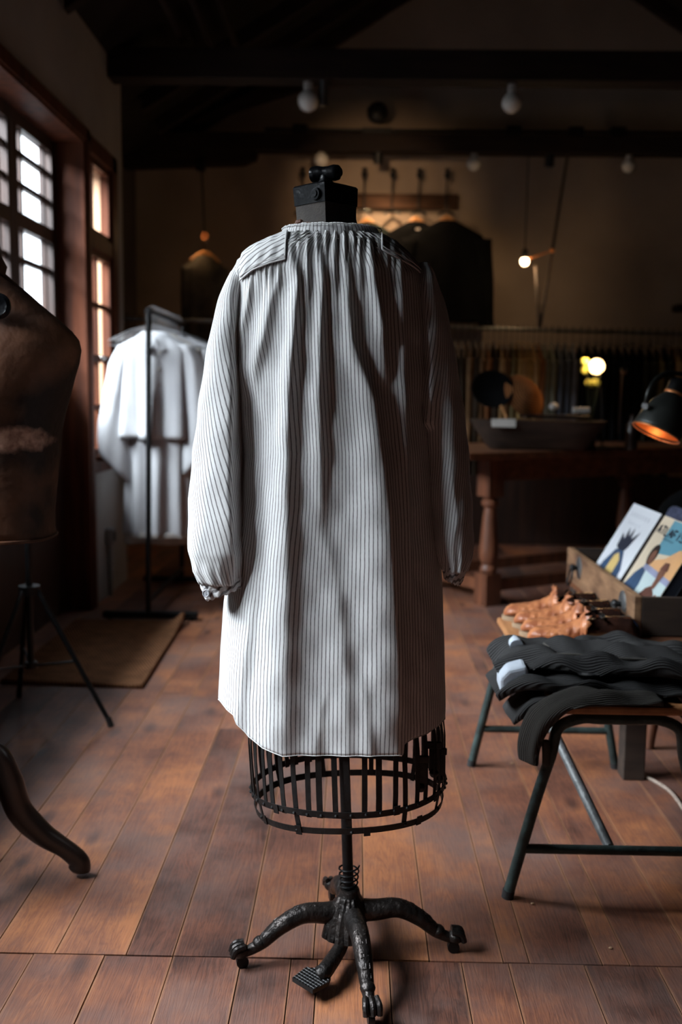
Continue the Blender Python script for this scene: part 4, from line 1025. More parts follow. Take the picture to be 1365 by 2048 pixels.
# ------------------------------------------------------------------ hung rail with the row of clothes
ra, rb = on(200, 636, 1, 6.15), on(1365, 668, 1, 6.75)
rdir = (rb-ra).normalized(); rb = ra+rdir*((RIGHT-.25-ra.x)/rdir.x)
rl = thing('hanging_rail', 'long thin steel clothes rail hung on ropes across the back of the shop', 'clothes rail', ra)
mb = MB(); mb.tube([ra, rb], .012, 10); build('tube', mb, 'zinc', rl)
def on_rail(px):
    lo, hi = 0, 1
    for _ in range(40):
        md = (lo+hi)/2
        if proj(ra.lerp(rb, md))[0] < px: lo = md
        else: hi = md
    return ra.lerp(rb, lo)
q0 = on_rail(1081)
def rope(name, pts, r, label, mat='rope'):
    mb = MB(); mb.tube(pts, r, 8); return tag(build(name, mb, mat), label, 'rope')
b0 = on(1136, 306, 1, B2Y+.065)
rope('rope', [(b0.x, B2Y+.065, 2.74), q0+Vector((0, 0, .012))], .009, 'slanted rope from the far beam down to the clothes rail', 'trough')
q1 = on(1072, 532, 1, q0.y+.1)
rope('rope', [q1, q0+Vector((-.006, 0, .012))], .011, 'short dark strap rising from the clothes rail to the small lit bulb', 'trough')
pb = on(1050, 523, 1, q0.y+.1)
pl = thing('pendant_bulb', 'small lit bulb hanging on a thin cord beside the slanted rope', 'lamp', pb-Vector((0, 0, .03)))
mb = MB(); mb.sphere(pb, .028, 16); build('bulb', mb, MT['bulb_on'], pl)
mb = MB(); mb.lathe([(.018, .02), (.022, .03), (.022, .065), (.008, .085)], pb, 14); build('socket', mb, 'black', pl)
mb = MB(); mb.tube([pb+Vector((0, 0, .08)), (on(1060, 310, 1, B2Y).x, B2Y+.05, 2.74)], .004, 6); build('cord', mb, 'black', pl)
e1 = on(1105, 501, 1, lerp(B2Y, q0.y, .55)); mb = MB(); mb.tube([pb+Vector((.03, 0, .02)), e1], .006, 6); mb.sphere(e1, .016, 10, (1.4, 1, .8)); build('arm', mb, 'copper', pl)
point('jacket_light', jp+Vector((-.06, -.12, .10)), .9, (1, .62, .30), .02)
point('pendant_light', pb-Vector((0, .06, .05)), 3.2, (1, .68, .36), .03)
# clothes: colour runs from the left of the striped shirt to the right edge
runs = [(255, 'black'), (280, 'black'), (912, 'dkbrown'), (925, 'dkbrown'), (938, 'brown'), (951, 'dkbrown'), (964, 'brown'), (977, 'rust'), (989, 'dkbrown'), (1001, 'tan'), (1013, 'brown'), (1025, 'olive'), (1036, 'mustard'), (1047, 'tan'), (1058, 'mustard'), (1069, 'tan'), (1080, 'rust'), (1092, 'greygreen'), (1105, 'greygreen'), (1118, 'slate'), (1132, 'slate'), (1147, 'greyblue'), (1163, 'black'), (1178, 'black'), (1193, 'black'), (1208, 'black'), (1223, 'black'), (1238, 'black'), (1253, 'black'), (1268, 'black'), (1284, 'dkolive'), (1300, 'dkolive'), (1316, 'olive'), (1332, 'dkolive'), (1347, 'tan'), (1361, 'mustard')]
cc_ = dict(black=(.008, .008, .009), dkbrown=(.045, .030, .020), brown=(.20, .11, .055), rust=(.27, .11, .045), tan=(.48, .30, .14), olive=(.22, .17, .08), mustard=(.46, .30, .12), greygreen=(.22, .22, .165), slate=(.10, .11, .135), greyblue=(.19, .20, .24), dkolive=(.035, .033, .020))
nm_ = dict(black='black', dkbrown='dark brown', brown='mid brown', rust='rust brown', tan='tan', olive='olive brown', mustard='mustard tan', greygreen='grey-green', slate='slate blue', greyblue='pale slate blue', dkolive='dark olive')
for k_, v in cc_.items(): MT['cl_'+k_] = fabric('cloth_'+k_, v)
protos = {}; hang0 = None; cnt = {}
for i, (px, col) in enumerate(runs):
    p = on_rail(px); rz = pi/2+.03*sin(i*1.7)-.06
    cnt[col] = cnt.get(col, 0)+1
    tot = sum(1 for _, c_ in runs if c_ == col)
    lab = ('the only %s garment seen edge-on on the hung rail' % nm_[col]) if tot == 1 else ('%s garment edge-on on the hung rail, %s %s one from left' % (nm_[col], ORD[cnt[col]-1], nm_[col]))
    if px < 300: lab = 'black garment %s from left on the hung rail' % ORD[cnt[col]-1]
    zt = p.z-.085
    if col not in protos:
        g = garment('hanging_garment', lab, 'clothing', 'cl_'+col, (p.x, p.y, zt), .20, .85, .019, 'clothes on the hung rail', sl=.58, r0=.045, r1=.032, seed=100+len(protos), rot=rz, spread=.0, wamp=.005, slope=.11)
        protos[col] = (g, rz, Vector((p.x, p.y, zt)))
    else:
        g0, r0_, t0_ = protos[col]
        g = dup(g0, (p.x, p.y, zt-.85), rz-r0_, lab)
        g.location = (p.x, p.y, zt-.85)
        g.scale = (1, 1, 1)
    hlab = 'hanger of the ' + lab.replace(' seen edge-on', '').replace(' edge-on', '')
    assert len(hlab.split()) <= 16, hlab
    if hang0 is None:
        hang0 = wood_hanger('clothes_hanger', hlab, 'hanger', (p.x, p.y, p.z+.014), .16, rz, 'hangers on the hung rail', hook=.098, mat='trough'); hang_r = rz; hang_off = hang0.location-Vector((p.x, p.y, p.z))
    else:
        dup(hang0, Vector((p.x, p.y, p.z))+hang_off, rz-hang_r, hlab)
# ------------------------------------------------------------------ large table with turned legs
tz = on(1000, 905, 1, 5.05).z
ta, tb = on(938, 906, 2, tz), on(1362, 895, 2, tz)
td_ = Vector((tb.x-ta.x, tb.y-ta.y, 0)).normalized(); tn_ = Vector((-td_.y, td_.x, 0)); ta.z = 0
tbl = thing('display_table', 'large brown wooden table with turned legs at the back right', 'table', (ta.x+.9, ta.y+.4, 0))
def tp_(u, v, z): return ta+td_*u+tn_*v+Vector((0, 0, z))
def obox(mb, u0, u1, v0, v1, z0, z1):
    mb.prism([tp_(u0, v0, z0), tp_(u1, v0, z0), tp_(u1, v1, z0), tp_(u0, v1, z0)], (0, 0, z1-z0)); return mb
TL, TW, TH = 2.1, .80, tz
build('tabletop', obox(MB(), 0, TL, 0, TW, TH-.038, TH), 'table_wood', tbl, smooth=False, bevel=.006)
mb = MB()
obox(mb, .27, TL-.27, .12, .145, TH-.16, TH-.039); build('apron', mb, 'table_wood', tbl, smooth=False)
for u in (.255, TL-.255):
    for v in (.13, TW-.13):
        mb = MB(); obox(mb, u-.05, u+.05, v-.05, v+.05, TH-.24, TH-.04); p = tp_(u, v, 0)
        mb.lathe([(.040, TH-.24), (.030, TH-.25), (.046, TH-.265), (.046, TH-.285), (.030, TH-.30), (.036, TH-.34), (.050, .30), (.052, .26), (.034, .215), (.046, .195), (.046, .18), (.036, .17)], (p.x, p.y, 0), 20)
        obox(mb, u-.05, u+.05, v-.05, v+.05, .0, .17); build('leg', mb, 'turned', tbl, angle=30)
for v in (.13, TW-.13):
    mb = MB(); obox(mb, .30, TL-.30, v-.02, v+.02, .07, .13); build('stretcher', mb, 'turned', tbl, smooth=False)
mb = MB(); obox(mb, .235, .275, .18, TW-.18, .07, .13); build('stretcher', mb, 'turned', tbl, smooth=False)
# long wooden trough on the table
ty = ta.y+.28
w0, w1_ = on(950, 850, 1, ty), on(1222, 850, 1, ty); b0_, b1_ = on(1000, 892, 1, ty).x, on(1190, 892, 1, ty).x
ztop = on(1080, 842, 1, ty).z; xm = (w0.x+w1_.x)/2; hl_ = (w1_.x-w0.x)/2; hb_ = (b1_-b0_)/2
trg = thing('wooden_trough', 'long dark wooden trough standing on the big table', 'trough', (xm, ty+.16, TH))
mb = MB(); sec = [(TH+.001, hb_, .10), (TH+.02, hb_+.02, .125), (ztop-.012, hl_, .17), (ztop, hl_+.004, .175), (ztop, hl_-.03, .15), (TH+.03, hb_-.01, .10)]
rr = []
for z, hx_, hy_ in sec:
    rr.append([Vector((xm+hx_*(abs(cos(a))**.45)*(1 if cos(a) > 0 else -1), ty+.16+hy_*(abs(sin(a))**.45)*(1 if sin(a) > 0 else -1), z)) for a in [2*pi*(k+.5)/40 for k in range(40)]])
mb.loft(rr); build('bowl', mb, 'trough', trg, angle=35)
def small(name, mb, mat, label, cat, **k): return tag(build(name, mb, mat, **k), label, cat)
p = on(1008, 846, 1, ty-.02); mb = MB(); mb.box(p, (.125, .006, .042), RX(-.25)); small('price_card', mb, 'card', 'blank white card propped on the rim of the wooden trough', 'card', smooth=False)
mb = MB(); mb.tube([on(1003, 812, 1, ty+.05), on(1014, 836, 1, ty)], .006, 6); small('wooden_stick', mb, 'hanger_wood', 'short pale stick standing behind the white card', 'stick')
# dark patterned dish and wicker hat leaning inside the trough
p = on(985, 780, 1, ty+.16); R = RX(1.05) @ RZ(0)
mb = MB(); mb.lathe([(.001, -.03), (.06, -.028), (.09, -.012), (.112, .012), (.116, .014), (.110, .018), (.085, -.004), (.001, -.018)], p, 36, R)
small('hat', mb, 'blackcloth', 'round black hat leaning in the trough on the table', 'hat')
p = on(1052, 790, 1, ty+.20); R = RX(1.0) @ RY(.5)
mb = MB(); U = []; rr = []; prof = [(.002, .075), (.04, .068), (.085, .03), (.13, -.01), (.132, -.014), (.10, .0), (.05, .045), (.002, .06)]
for j, (r, z) in enumerate(prof):
    rr.append([R @ Vector((r*cos(2*pi*k/36), r*sin(2*pi*k/36), z))+p for k in range(36)]); U.append([(k/36*.8, j*.05) for k in range(37)])
mb.loft(rr, uvs=U); small('wicker_hat', mb, 'wicker', 'woven straw hat leaning beside the black hat in the trough', 'hat')
p = on(1108, 813, 1, ty+.15); mb = MB(); mb.sphere(p, .026, 14, (1, 1, .8)); small('white_cup', mb, 'card', 'small white round pot on the trough, right of the straw hat', 'pot')
p = on(1163, 820, 1, ty+.15); mb = MB(); mb.box(p, (.085, .05, .03)); small('pale_box', mb, 'card', 'small pale box at the right end of the trough', 'box', smooth=False, bevel=.004)
mb = MB(); p = on(1120, 832, 1, ty+.15); mb.span((p.x-.20, ty+.04, p.z-.012), (p.x+.14, ty+.26, p.z+.006)); small('display_tray', mb, 'dark_wood', 'flat dark tray laid across the top of the trough', 'tray', smooth=False, bevel=.004)
# lit lamp with flowers
yl = ta.y+.52; p = on(1194, 733, 1, yl)
tl = thing('table_lamp', 'small lit globe lamp among yellow flowers on the big table', 'lamp', (p.x+.05, yl, TH))
mb = MB(); mb.sphere(p, .042, 20); build('bulb', mb, MT['bulb_big'], tl)
mb = MB(); mb.tube(catmull([p+Vector((0, .02, -.035)), p+Vector((.04, .04, -.12)), (p.x+.05, yl+.02, TH+.06), (p.x+.05, yl, TH+.012)], 6), .006, 8); build('stem', mb, 'black', tl)
mb = MB(); mb.lathe([(.001, .001), (.07, .001), (.07, .01), (.02, .02), (.001, .022)], (p.x+.05, yl, TH), 20); build('base', mb, 'black', tl)
point('table_light', p+Vector((-.055, -.06, .03)), 2.6, (1, .60, .28), .03)
fl = thing('flowers', 'small bunch of yellow-green flowers beside the lit globe lamp', 'flowers', (p.x-.04, yl-.03, TH))
rnd = random.Random(4)
mb = MB()
for q in range(9): e = p+Vector((rnd.uniform(-.085, .03), -.03+rnd.uniform(-.03, .03), rnd.uniform(-.07, .02))); mb.tube([(p.x-.03, yl-.03, TH+.10), e], .0022, 5)
st_ = build('stems', mb, 'darkgreen', fl)
for q in range(9):
    e = p+(Vector((rnd.uniform(-.095, -.06), -.03+rnd.uniform(-.02, .02), rnd.uniform(-.035, .03))) if q < 5 else Vector((rnd.uniform(-.05, .03), -.03+rnd.uniform(-.02, .02), rnd.uniform(-.095, -.07)))); mb = MB()
    for w in range(6):
        a = 2*pi*w/6; mb.sphere(e+Vector((cos(a)*.012, sin(a)*.004, sin(a)*.012)), .011, 8, (1, .5, 1))
    build('flower_head', mb, 'leafgreen', fl)
mb = MB(); mb.lathe([(.028, 0), (.034, .03), (.030, .08), (.018, .11), (.022, .125)], (p.x-.03, yl-.03, TH+.001), 16); build('vase', mb, 'black', fl)
p = on(1248, 742, 1, yl)
cl_ = thing('desk_lamp', 'slim lamp with a bright chrome head behind the big table lamp', 'lamp', (p.x, yl, TH))
mb = MB(); mb.lathe([(.001, .03), (.016, .026), (.020, 0), (.016, -.006), (.001, -.008)], p, 16, RX(1.2)); build('lamp_head', mb, 'chrome', cl_)
mb = MB(); mb.tube([p+Vector((0, .02, 0)), on(1245, 765, 1, yl+.02), on(1238, 868, 1, yl+.02)], .007, 8); build('stem', mb, 'dark_wood', cl_)
mb = MB(); q = on(1238, 868, 1, yl+.02); mb.lathe([(.001, .001), (.05, .001), (.05, .012), (.001, .018)], (q.x, q.y, TH), 18); build('base', mb, 'black', cl_)
mb = MB(); p = on(1265, 850, 1, yl-.05); mb.lathe([(.03, 0), (.034, .02), (.030, .13), (.012, .16), (.014, .19), (.001, .191)], (p.x, p.y, TH+.001), 16); small('bottle', mb, 'dark_wood', 'dark bottle beside the slim chrome-headed lamp on the big table', 'bottle')
mb = MB(); p = on(1315, 735, 1, 6.2); mb.box(p, (.10, .06, .18)); small('red_box', mb, pm('red_card', (.22, .03, .02), None, 5, .7), 'dark red box behind the grey dome lamp', 'box', smooth=False, bevel=.004) if False else None
# shelf on the back wall at the far right
p = on(1375, 618, 1, BACK-.06); mb = MB(); mb.span((p.x-.09, BACK-.14, p.z-.02), (p.x+.55, BACK-.002, p.z+.025)); small('wall_shelf', mb, 'beam', 'dark shelf end on the back wall at the right edge', 'shelf', smooth=False)
# ------------------------------------------------------------------ green steel bench
SZ = .448
bn = thing('bench', 'low bench with green steel tube legs and a pale wooden seat on the right', 'bench', (.576, 2.5, 0))
bx0, bx1, by0, by1 = .43, .725, 2.10, 2.89
fl_ = [flr(1015, 1797), flr(943, 1530)]
def frame(y, fx0, fx1, tx0, tx1, brace):
    mb = MB(); zt = SZ-.034
    pts = [Vector((fx0, y, .002)), Vector((lerp(fx0, tx0, .55), y, zt*.55)), Vector((lerp(fx0, tx0, .84), y, zt*.80)), Vector((tx0-.002, y, zt-.022)), Vector((tx0+.045, y, zt)), Vector((tx0+.09, y, zt)), Vector((tx1-.09, y, zt)), Vector((tx1-.045, y, zt)), Vector((tx1+.002, y, zt-.022)), Vector((lerp(fx1, tx1, .84), y, zt*.80)), Vector((lerp(fx1, tx1, .55), y, zt*.55)), Vector((fx1, y, .002))]
    mb.tube(catmull(pts, 6), .0125, 14); f = build('tube_frame', mb, 'green_steel', bn)
    zc = .115; k = zc/zt
    mb = MB(); mb.tube([(lerp(fx0, tx0, k), y, zc), (lerp(fx1, tx1, k), y, zc)], .0105, 12); build('crossbar', mb, 'green_steel', bn)
    for x in (fx0, fx1):
        mb = MB(); mb.cyl((x, y, 0), (x+(.003 if x == fx0 else -.003), y, .018), .0138, n=14); build('foot_cap', mb, 'rubber', f)
    return zc
frame(2.101, .351, .80, .452, .71, True)
frame(2.89, .361, .793, .452, .71, False)
a = on(1220, 1683, 1, 2.11); b_ = Vector((.44, 2.52, SZ-.035))
mb = MB(); mb.tube([Vector((a.x, 2.112, .118)), b_], .0115, 12); build('brace', mb, 'brace_steel', bn)
mb = MB(); mb.tube([(b_.x-.01, 2.50, SZ-.03), (.70, 2.50, SZ-.03)], .0095, 10); build('seat_bearer', mb, 'green_steel', bn)
mb = MB()
mb.span((bx0, by0-.02, SZ-.02), (bx1, by1+.04, SZ)); build('seat', mb, 'seat_wood', bn, smooth=False, bevel=.006)
# ------------------------------------------------------------------ low wooden table and the drawer of books on it
lt_ = thing('low_table', 'low dark wooden table with square legs carrying the drawer of books', 'table', (1.2, 3.1, 0))
LTZ = .448
mb = MB(); mb.span((.79, 2.66, LTZ-.03), (1.62, 3.66, LTZ)); build('tabletop', mb, 'table_wood', lt_, smooth=False, bevel=.004)
for x, y in ((.822, 2.826), (1.56, 2.826), (.822, 3.56), (1.56, 3.56)):
    mb = MB(); mb.span((x-.032, y-.032, 0), (x+.032, y+.032, LTZ-.031)); build('leg', mb, 'drawer_side', lt_, smooth=False, bevel=.004)
mb = MB(); mb.span((.835, 2.80, LTZ-.09), (1.55, 2.82, LTZ-.031)); build('apron', mb, 'table_wood', lt_, smooth=False)
DX, DY0, DY1, DZ0, DZ1 = .775, 2.71, 3.59, LTZ+.003, .562
dw = thing('drawer', 'long worn wooden drawer with two ring pulls holding books on the low table', 'drawer', (DX+.24, 3.15, DZ0))
mb = MB(); mb.span((DX, DY0, DZ0), (DX+.022, DY1, DZ1)); build('front_panel', mb, 'drawer', dw, smooth=False, bevel=.003)
mb = MB(); mb.span((DX+.0225, DY0, DZ0), (DX+.52, DY0+.014, DZ1-.002)); build('side_panel', mb, 'drawer_side', dw, smooth=False, bevel=.002)
mb = MB(); mb.span((DX+.0225, DY1-.014, DZ0), (DX+.52, DY1, DZ1-.002)); build('side_panel', mb, 'drawer_side', dw, smooth=False, bevel=.002)
mb = MB(); mb.span((DX+.506, DY0+.0145, DZ0), (DX+.52, DY1-.0145, DZ1-.004)); build('back_panel', mb, 'drawer_side', dw, smooth=False, bevel=.002)
mb = MB(); mb.span((DX+.0225, DY0+.0145, DZ0+.002), (DX+.5055, DY1-.0145, DZ0+.009)); build('drawer_bottom', mb, 'drawer_side', dw, smooth=False)
for px, py in ((1159, 1136), (1246, 1208)):
    p = on(px, py, 0, DX)
    R = RY(-pi/2)
    mb = MB(); mb.lathe([(.001, .006), (.018, .005), (.026, .0035), (.037, .003), (.040, .001), (.040, 0)], p, 28, R); pl_ = build('ring_pull', mb, 'zinc', dw)
    mb = MB(); mb.lathe([(.008, 0), (.008, .012), (.013, .018), (.014, .026), (.009, .032), (.001, .033)], p, 16, R); build('boss', mb, 'black', pl_)
    mb = MB(); cc = p+Vector((-.024, 0, -.030)); mb.tube([cc+Vector((-.006*(1-cos(a)), sin(a)*.025, cos(a)*.030)) for a in [2*pi*q/24 for q in range(25)]], .0036, 8); build('ring', mb, 'black', pl_)
# books leaning back in the drawer; every cover is built up of thin printed shapes
def book(name, label, y0, y1, x, z, h, lean, th, cover, edge, art, grp='books in the drawer'):
    # y0 far edge, y1 near edge; cover faces -X and up
    U = Vector((0, -1, 0)); V = Vector((sin(lean), 0, cos(lean))); Nn = Vector((-cos(lean), 0, sin(lean)))
    o = Vector((x, y0, z)); w = y0-y1
    bk = thing(name, label, 'book', o-Vector((0, w/2, 0)), grp)
    def P(u, v, d): return o+U*(u*w)+V*(v*h)+Nn*d
    mb = MB(); mb.prism([P(.01, .01, -th), P(.99, .01, -th), P(.99, .99, -th), P(.01, .99, -th)], Nn*th); build('page_block', mb, edge, bk, smooth=False)
    mb = MB(); mb.prism([P(0, 0, 0), P(1, 0, 0), P(1, 1, 0), P(0, 1, 0)], Nn*.0016); cv = build('cover', mb, cover, bk, smooth=False)
    mb = MB(); mb.prism([P(0, 0, -th-.0016), P(1, 0, -th-.0016), P(1, 1, -th-.0016), P(0, 1, -th-.0016)], Nn*.0016); build('back_cover', mb, edge, bk, smooth=False)
    for i, (nm, mat, polys) in enumerate(art):
        mb = MB()
        for poly in polys: mb.prism([P(u, v, .0017+.00025*i) for u, v in poly], Nn*.0002)
        build(nm, mb, mat, cv, smooth=False)
    return bk
def flat(name, c): m, nt, b = nodes(name); b.inputs['Base Color'].default_value = c4(c); b.inputs['Roughness'].default_value = .45; return m
INK = flat('ink', (.02, .024, .04)); WHITE_C = pm('book_white', (.70, .72, .76), (.64, .66, .70), 3, .4); CREAM = pm('book_cream', (.66, .56, .42), (.60, .50, .37), 3, .4); TEAL = pm('book_teal', (.12, .30, .38), (.10, .26, .33), 5, .45); PEACH = pm('book_peach', (.70, .38, .17), (.62, .34, .17), 14, .45)
PALE = pm('book_pale', (.50, .60, .60), (.44, .54, .56), 8, .45); NAVY = pm('book_navy', (.035, .075, .15), (.025, .05, .10), 10, .5); BROWN = pm('book_brown', (.16, .06, .04), (.09, .035, .025), 20, .5); SKIN1 = pm('print_skin', (.20, .085, .05), (.14, .06, .04), 20, .5); HAIR = flat('print_hair', (.02, .014, .012)); GOLD = pm('book_gold', (.62, .45, .17), (.55, .38, .13), 12, .5); LILAC = pm('book_lilac', (.30, .32, .46), None, 9, .5); BLUE = pm('book_blue', (.05, .12, .30), (.04, .08, .19), 8, .45)
def ellp(cx_, cy_, rx, ry, n=18): return [(cx_+rx*cos(2*pi*k/n), cy_+ry*sin(2*pi*k/n)) for k in range(n)]
GLY = {'A': [((0, 0), (.5, 1)), ((.5, 1), (1, 0)), ((.2, .4), (.8, .4))], 'T': [((0, 1), (1, 1)), ((.5, 0), (.5, 1))], 'R': [((0, 0), (0, 1)), ((0, 1), (.9, .95)), ((.9, .95), (.9, .55)), ((.9, .55), (0, .5)), ((.3, .5), (1, 0))], 'L': [((0, 0), (0, 1)), ((0, 0), (.9, 0))], 'F': [((0, 0), (0, 1)), ((0, 1), (.9, 1)), ((0, .5), (.7, .5))], 'I': [((.5, 0), (.5, 1))], 'U': [((0, 1), (.1, .1)), ((.1, .1), (.9, .1)), ((.9, .1), (1, 1))], 'S': [((1, .9), (.1, .95)), ((.1, .95), (.1, .55)), ((.1, .55), (.9, .45)), ((.9, .45), (.9, .05)), ((.9, .05), (0, .08))], 'Y': [((0, 1), (.5, .5)), ((1, 1), (.5, .5)), ((.5, .5), (.5, 0))]}
def word(t, u0, v0, cw, ch, st):
    out = []
    for i, ch_ in enumerate(t):
        for (a, b), (c, d) in GLY.get(ch_, []):
            A = Vector((u0+i*cw*1.35+a*cw, v0+b*ch)); B = Vector((u0+i*cw*1.35+c*cw, v0+d*ch)); t_ = (B-A).normalized(); n_ = Vector((-t_.y, t_.x))*st
            out.append([tuple(A+n_), tuple(A-n_), tuple(B-n_), tuple(B+n_)])
    return out
LEAN = .52; BZ = DZ0+.012
y1a, y1b = on(1192, 1112, 0, DX+.05).y, on(1216, 1140, 0, DX+.05).y
BW = [3.49, 3.17]; B2 = [3.135, 2.79]
art1 = [('masthead', pm('faint_grey', (.52, .54, .60), None, 6, .5), word('IIIIIII', .12, .86, .075, .05, .012)+word('IIIII', .2, .77, .07, .035, .010)),
 ('suit_back', NAVY, [[(.12, 0), (.18, .28), (.34, .47), (.62, .48), (.84, .30), (.90, 0)]]),
 ('shirt_front', GOLD, [[(.36, .06), (.40, .40), (.50, .45), (.64, .38), (.66, .06)]]),
 ('dark_hair', INK, [[(.30, .50), (.26, .66), (.40, .60), (.38, .74), (.50, .64), (.54, .76), (.60, .63), (.76, .74), (.66, .54), (.60, .48), (.42, .47)]]),
 ('lower_band', LILAC, [[(.0, .0), (.0, .10), (.12, .12), (.14, .0)], [(.90, 0), (.88, .12), (1, .1), (1, 0)]])]
art2 = [('sky', TEAL, [[(.30, .62), (.30, .99), (1, .99), (1, .70)]]),
 ('sand_hill', PEACH, [[(.22, .50), (.40, .56), (.62, .62), (.80, .74), (1, .80), (1, .46), (.6, .48)]]),
 ('sea', LILAC, [[(.25, .44), (.26, .50), (1, .46), (1, .40)]]),
 ('pale_ground', PALE, [[(.22, .10), (.25, .44), (1, .40), (1, .0), (.5, .0)]]),
 ('coat', NAVY, [[(.02, .02), (.06, .22), (.14, .36), (.24, .45), (.36, .43), (.40, .28), (.36, .0)]]),
 ('head', HAIR, [ellp(.31, .60, .10, .115)]), ('face', SKIN1, [ellp(.325, .575, .065, .08)]),
 ('jacket', BROWN, [[(.46, .0), (.50, .16), (.60, .29), (.70, .34), (.84, .28), (.92, .12), (.94, 0)]]),
 ('second_face', SKIN1, [ellp(.745, .485, .07, .085), [(.70, .33), (.70, .42), (.80, .42), (.78, .32)], ellp(.90, .22, .05, .07)]),
 ('cap', BROWN, [[(.66, .51), (.70, .59), (.80, .60), (.84, .52)]]),
 ('hands', SKIN1, [ellp(.74, .10, .08, .05)]),
 ('title', INK, word('ATLAFIST', .06, .815, .078, .085, .0085)), ('strapline', INK, word('IIIIIIIII', .30, .775, .025, .018, .004))]
book('book', 'white book with a figure in a dark suit, furthest in the wooden drawer', BW[0], BW[1], DX+.050, BZ, .315, LEAN, .040, WHITE_C, 'pages', art1)
book('book', 'illustrated book with two figures under a teal sky, middle of the drawer', B2[0], B2[1], DX+.050, BZ, .315, LEAN, .035, CREAM, 'darkbook', art2)
art3 = [('print', LILAC, [[(.0, .1), (.2, .5), (.5, .3), (.5, 0), (0, 0)]]), ('figure', BROWN, [[(.05, .3), (.2, .52), (.34, .40), (.3, .1), (.1, .1)]]), ('lower_print', NAVY, [[(.5, 0), (.6, .3), (1, .2), (1, 0)]])]
book('book', 'blue illustrated book behind the two-figure book, at the near end of the drawer', 3.04, 2.74, DX+.185, BZ, .27, LEAN, .03, BLUE, 'darkbook', art3)
mb = MB(); 
for q in range(1): mb.box((DX+.36, 3.36, BZ+.13), (.16, .32, .24), RY(.45))
tag(build('folded_cloth', mb, pm('indigo_print', (.06, .07, .13), (.02, .024, .05), 90, .9, contrast=(.45, .55)), smooth=False, bevel=.02), 'dark indigo patterned cloth bundle at the back of the drawer', 'cloth')
# round stool behind the low table's leg
p = flr(1300, 1497); sx_, sy_ = p.x+.15, p.y+.15
st2 = thing('stool', 'small brown turned-leg stool tucked under the low table', 'stool', (sx_, sy_, 0))
mb = MB(); mb.lathe([(.001, .372), (.17, .372), (.18, .380), (.18, .392), (.17, .398), (.001, .398)], (sx_, sy_, 0), 30); build('seat', mb, 'turned', st2, angle=30)
for ax in (-1, 1):
    for ay in (-1, 1):
        mb = MB(); A = Vector((sx_+ax*.15, sy_+ay*.15, 0)); B = Vector((sx_+ax*.11, sy_+ay*.11, .371)); mb.tube([A.lerp(B, t) for t in (0, .1, .25, .3, .35, .6, .9, 1)], [.014, .015, .02, .014, .019, .021, .016, .014], 12); build('leg', mb, 'turned', st2)
for ay in (-1, 1):
    mb = MB(); mb.tube([(sx_-.135, sy_+ay*.135, .13), (sx_+.135, sy_+ay*.135, .13)], .009, 8); build('stretcher', mb, 'turned', st2)
mb = MB(); mb.tube([(sx_-.14, sy_-.14, .09), (sx_-.14, sy_+.14, .09)], .009, 8); build('stretcher', mb, 'turned', st2)
# ------------------------------------------------------------------ tan leather shoes in a row on the bench seat
def shoe(toe, heel, wd, seed, label):
    rnd = random.Random(seed); toe = Vector(toe); heel = Vector(heel); d = (heel-toe); L = d.length; d.normalize(); s = Vector((-d.y, d.x, 0)); up = Vector((0, 0, 1))
    g = thing('shoe', label, 'shoe', (toe+heel)/2, 'tan and dark brown shoes on the bench')
    def sec(t, w, h0, h1, n=22, wob=0):
        c = toe+d*L*t; r = []
        for k in range(n):
            a = 2*pi*k/n; f = 1+wob*sin(a*5+t*60+seed)+wob*.6*sin(t*95+seed)
            r.append(c+s*w*cos(a)*f+up*(lerp(h0, h1, .5+.5*sin(a)) if sin(a) < 0 else h0+(h1-h0)*(.5+.5*sin(a)*f)))
        return r
    T = [0, .03, .08, .16, .26, .36, .44, .49]; Wd = [.012, .030, .041, .047, .048, .045, .043, .044]; H = [.022, .036, .044, .046, .05, .058, .068, .078]
    mb = MB(); rg = []
    for q in range(40):
        t = .49*q/39; w = interp(list(zip(T, Wd)), t)*wd; h = interp(list(zip(T, H)), t)
        rg.append(sec(t, w, .010, h, wob=.03 if t > .12 else .012))
    mb.loft(rg); o = build('toe_upper', mb, 'tan', g, angle=70)
    mb = MB(); rr = []        # ragged flared edge of the tan leather
    for q in range(4):
        r = sec(.47+.02*q, .046*wd+.003*q, .012, .078+.007*q, 40)
        if q == 3: r = [p_+up*rnd.uniform(-.008, .010)+d*rnd.uniform(-.012, .014) for p_ in r]
        rr.append(r)
    mb.loft(rr, (False, False)); build('frayed_edge', mb, 'tan', o, angle=180, solid=.002)
    mb = MB(); rg = []
    for q in range(22):
        t = .46+.54*q/21; w = lerp(.041, .036, (t-.46)/.54)*wd*(1 if q < 20 else .7); h = interp([(.46, .066), (.7, .082), (.92, .086), (1, .06)], t)
        rg.append(sec(t, w, .010, h, wob=.025))
    mb.loft(rg); build('rear_upper', mb, 'glossy_brown', g, angle=70)
    mb = MB(); rg = []
    for q in range(26):
        t = -.015+1.03*q/25; w = interp([(-.015, .012), (.03, .034), (.12, .048), (.3, .052), (.6, .040), (.9, .040), (1.015, .02)], t)*wd
        c = toe+d*L*t; rg.append([c-s*w, c+s*w, c+s*w+up*.012, c-s*w+up*.012])
    mb.loft(rg); build('sole', mb, 'sole', g, angle=40)
    mb = MB(); c = toe+d*L*.66+up*.082; mb.tube([c+s*.016*cos(a)+d*.012*sin(a)+up*.004*cos(2*a) for a in [2*pi*q/14 for q in range(15)]], .0028, 6); mb.tube([c-s*.04, c+s*.04], .004, 6); build('buckle', mb, 'chrome', g)
    return g
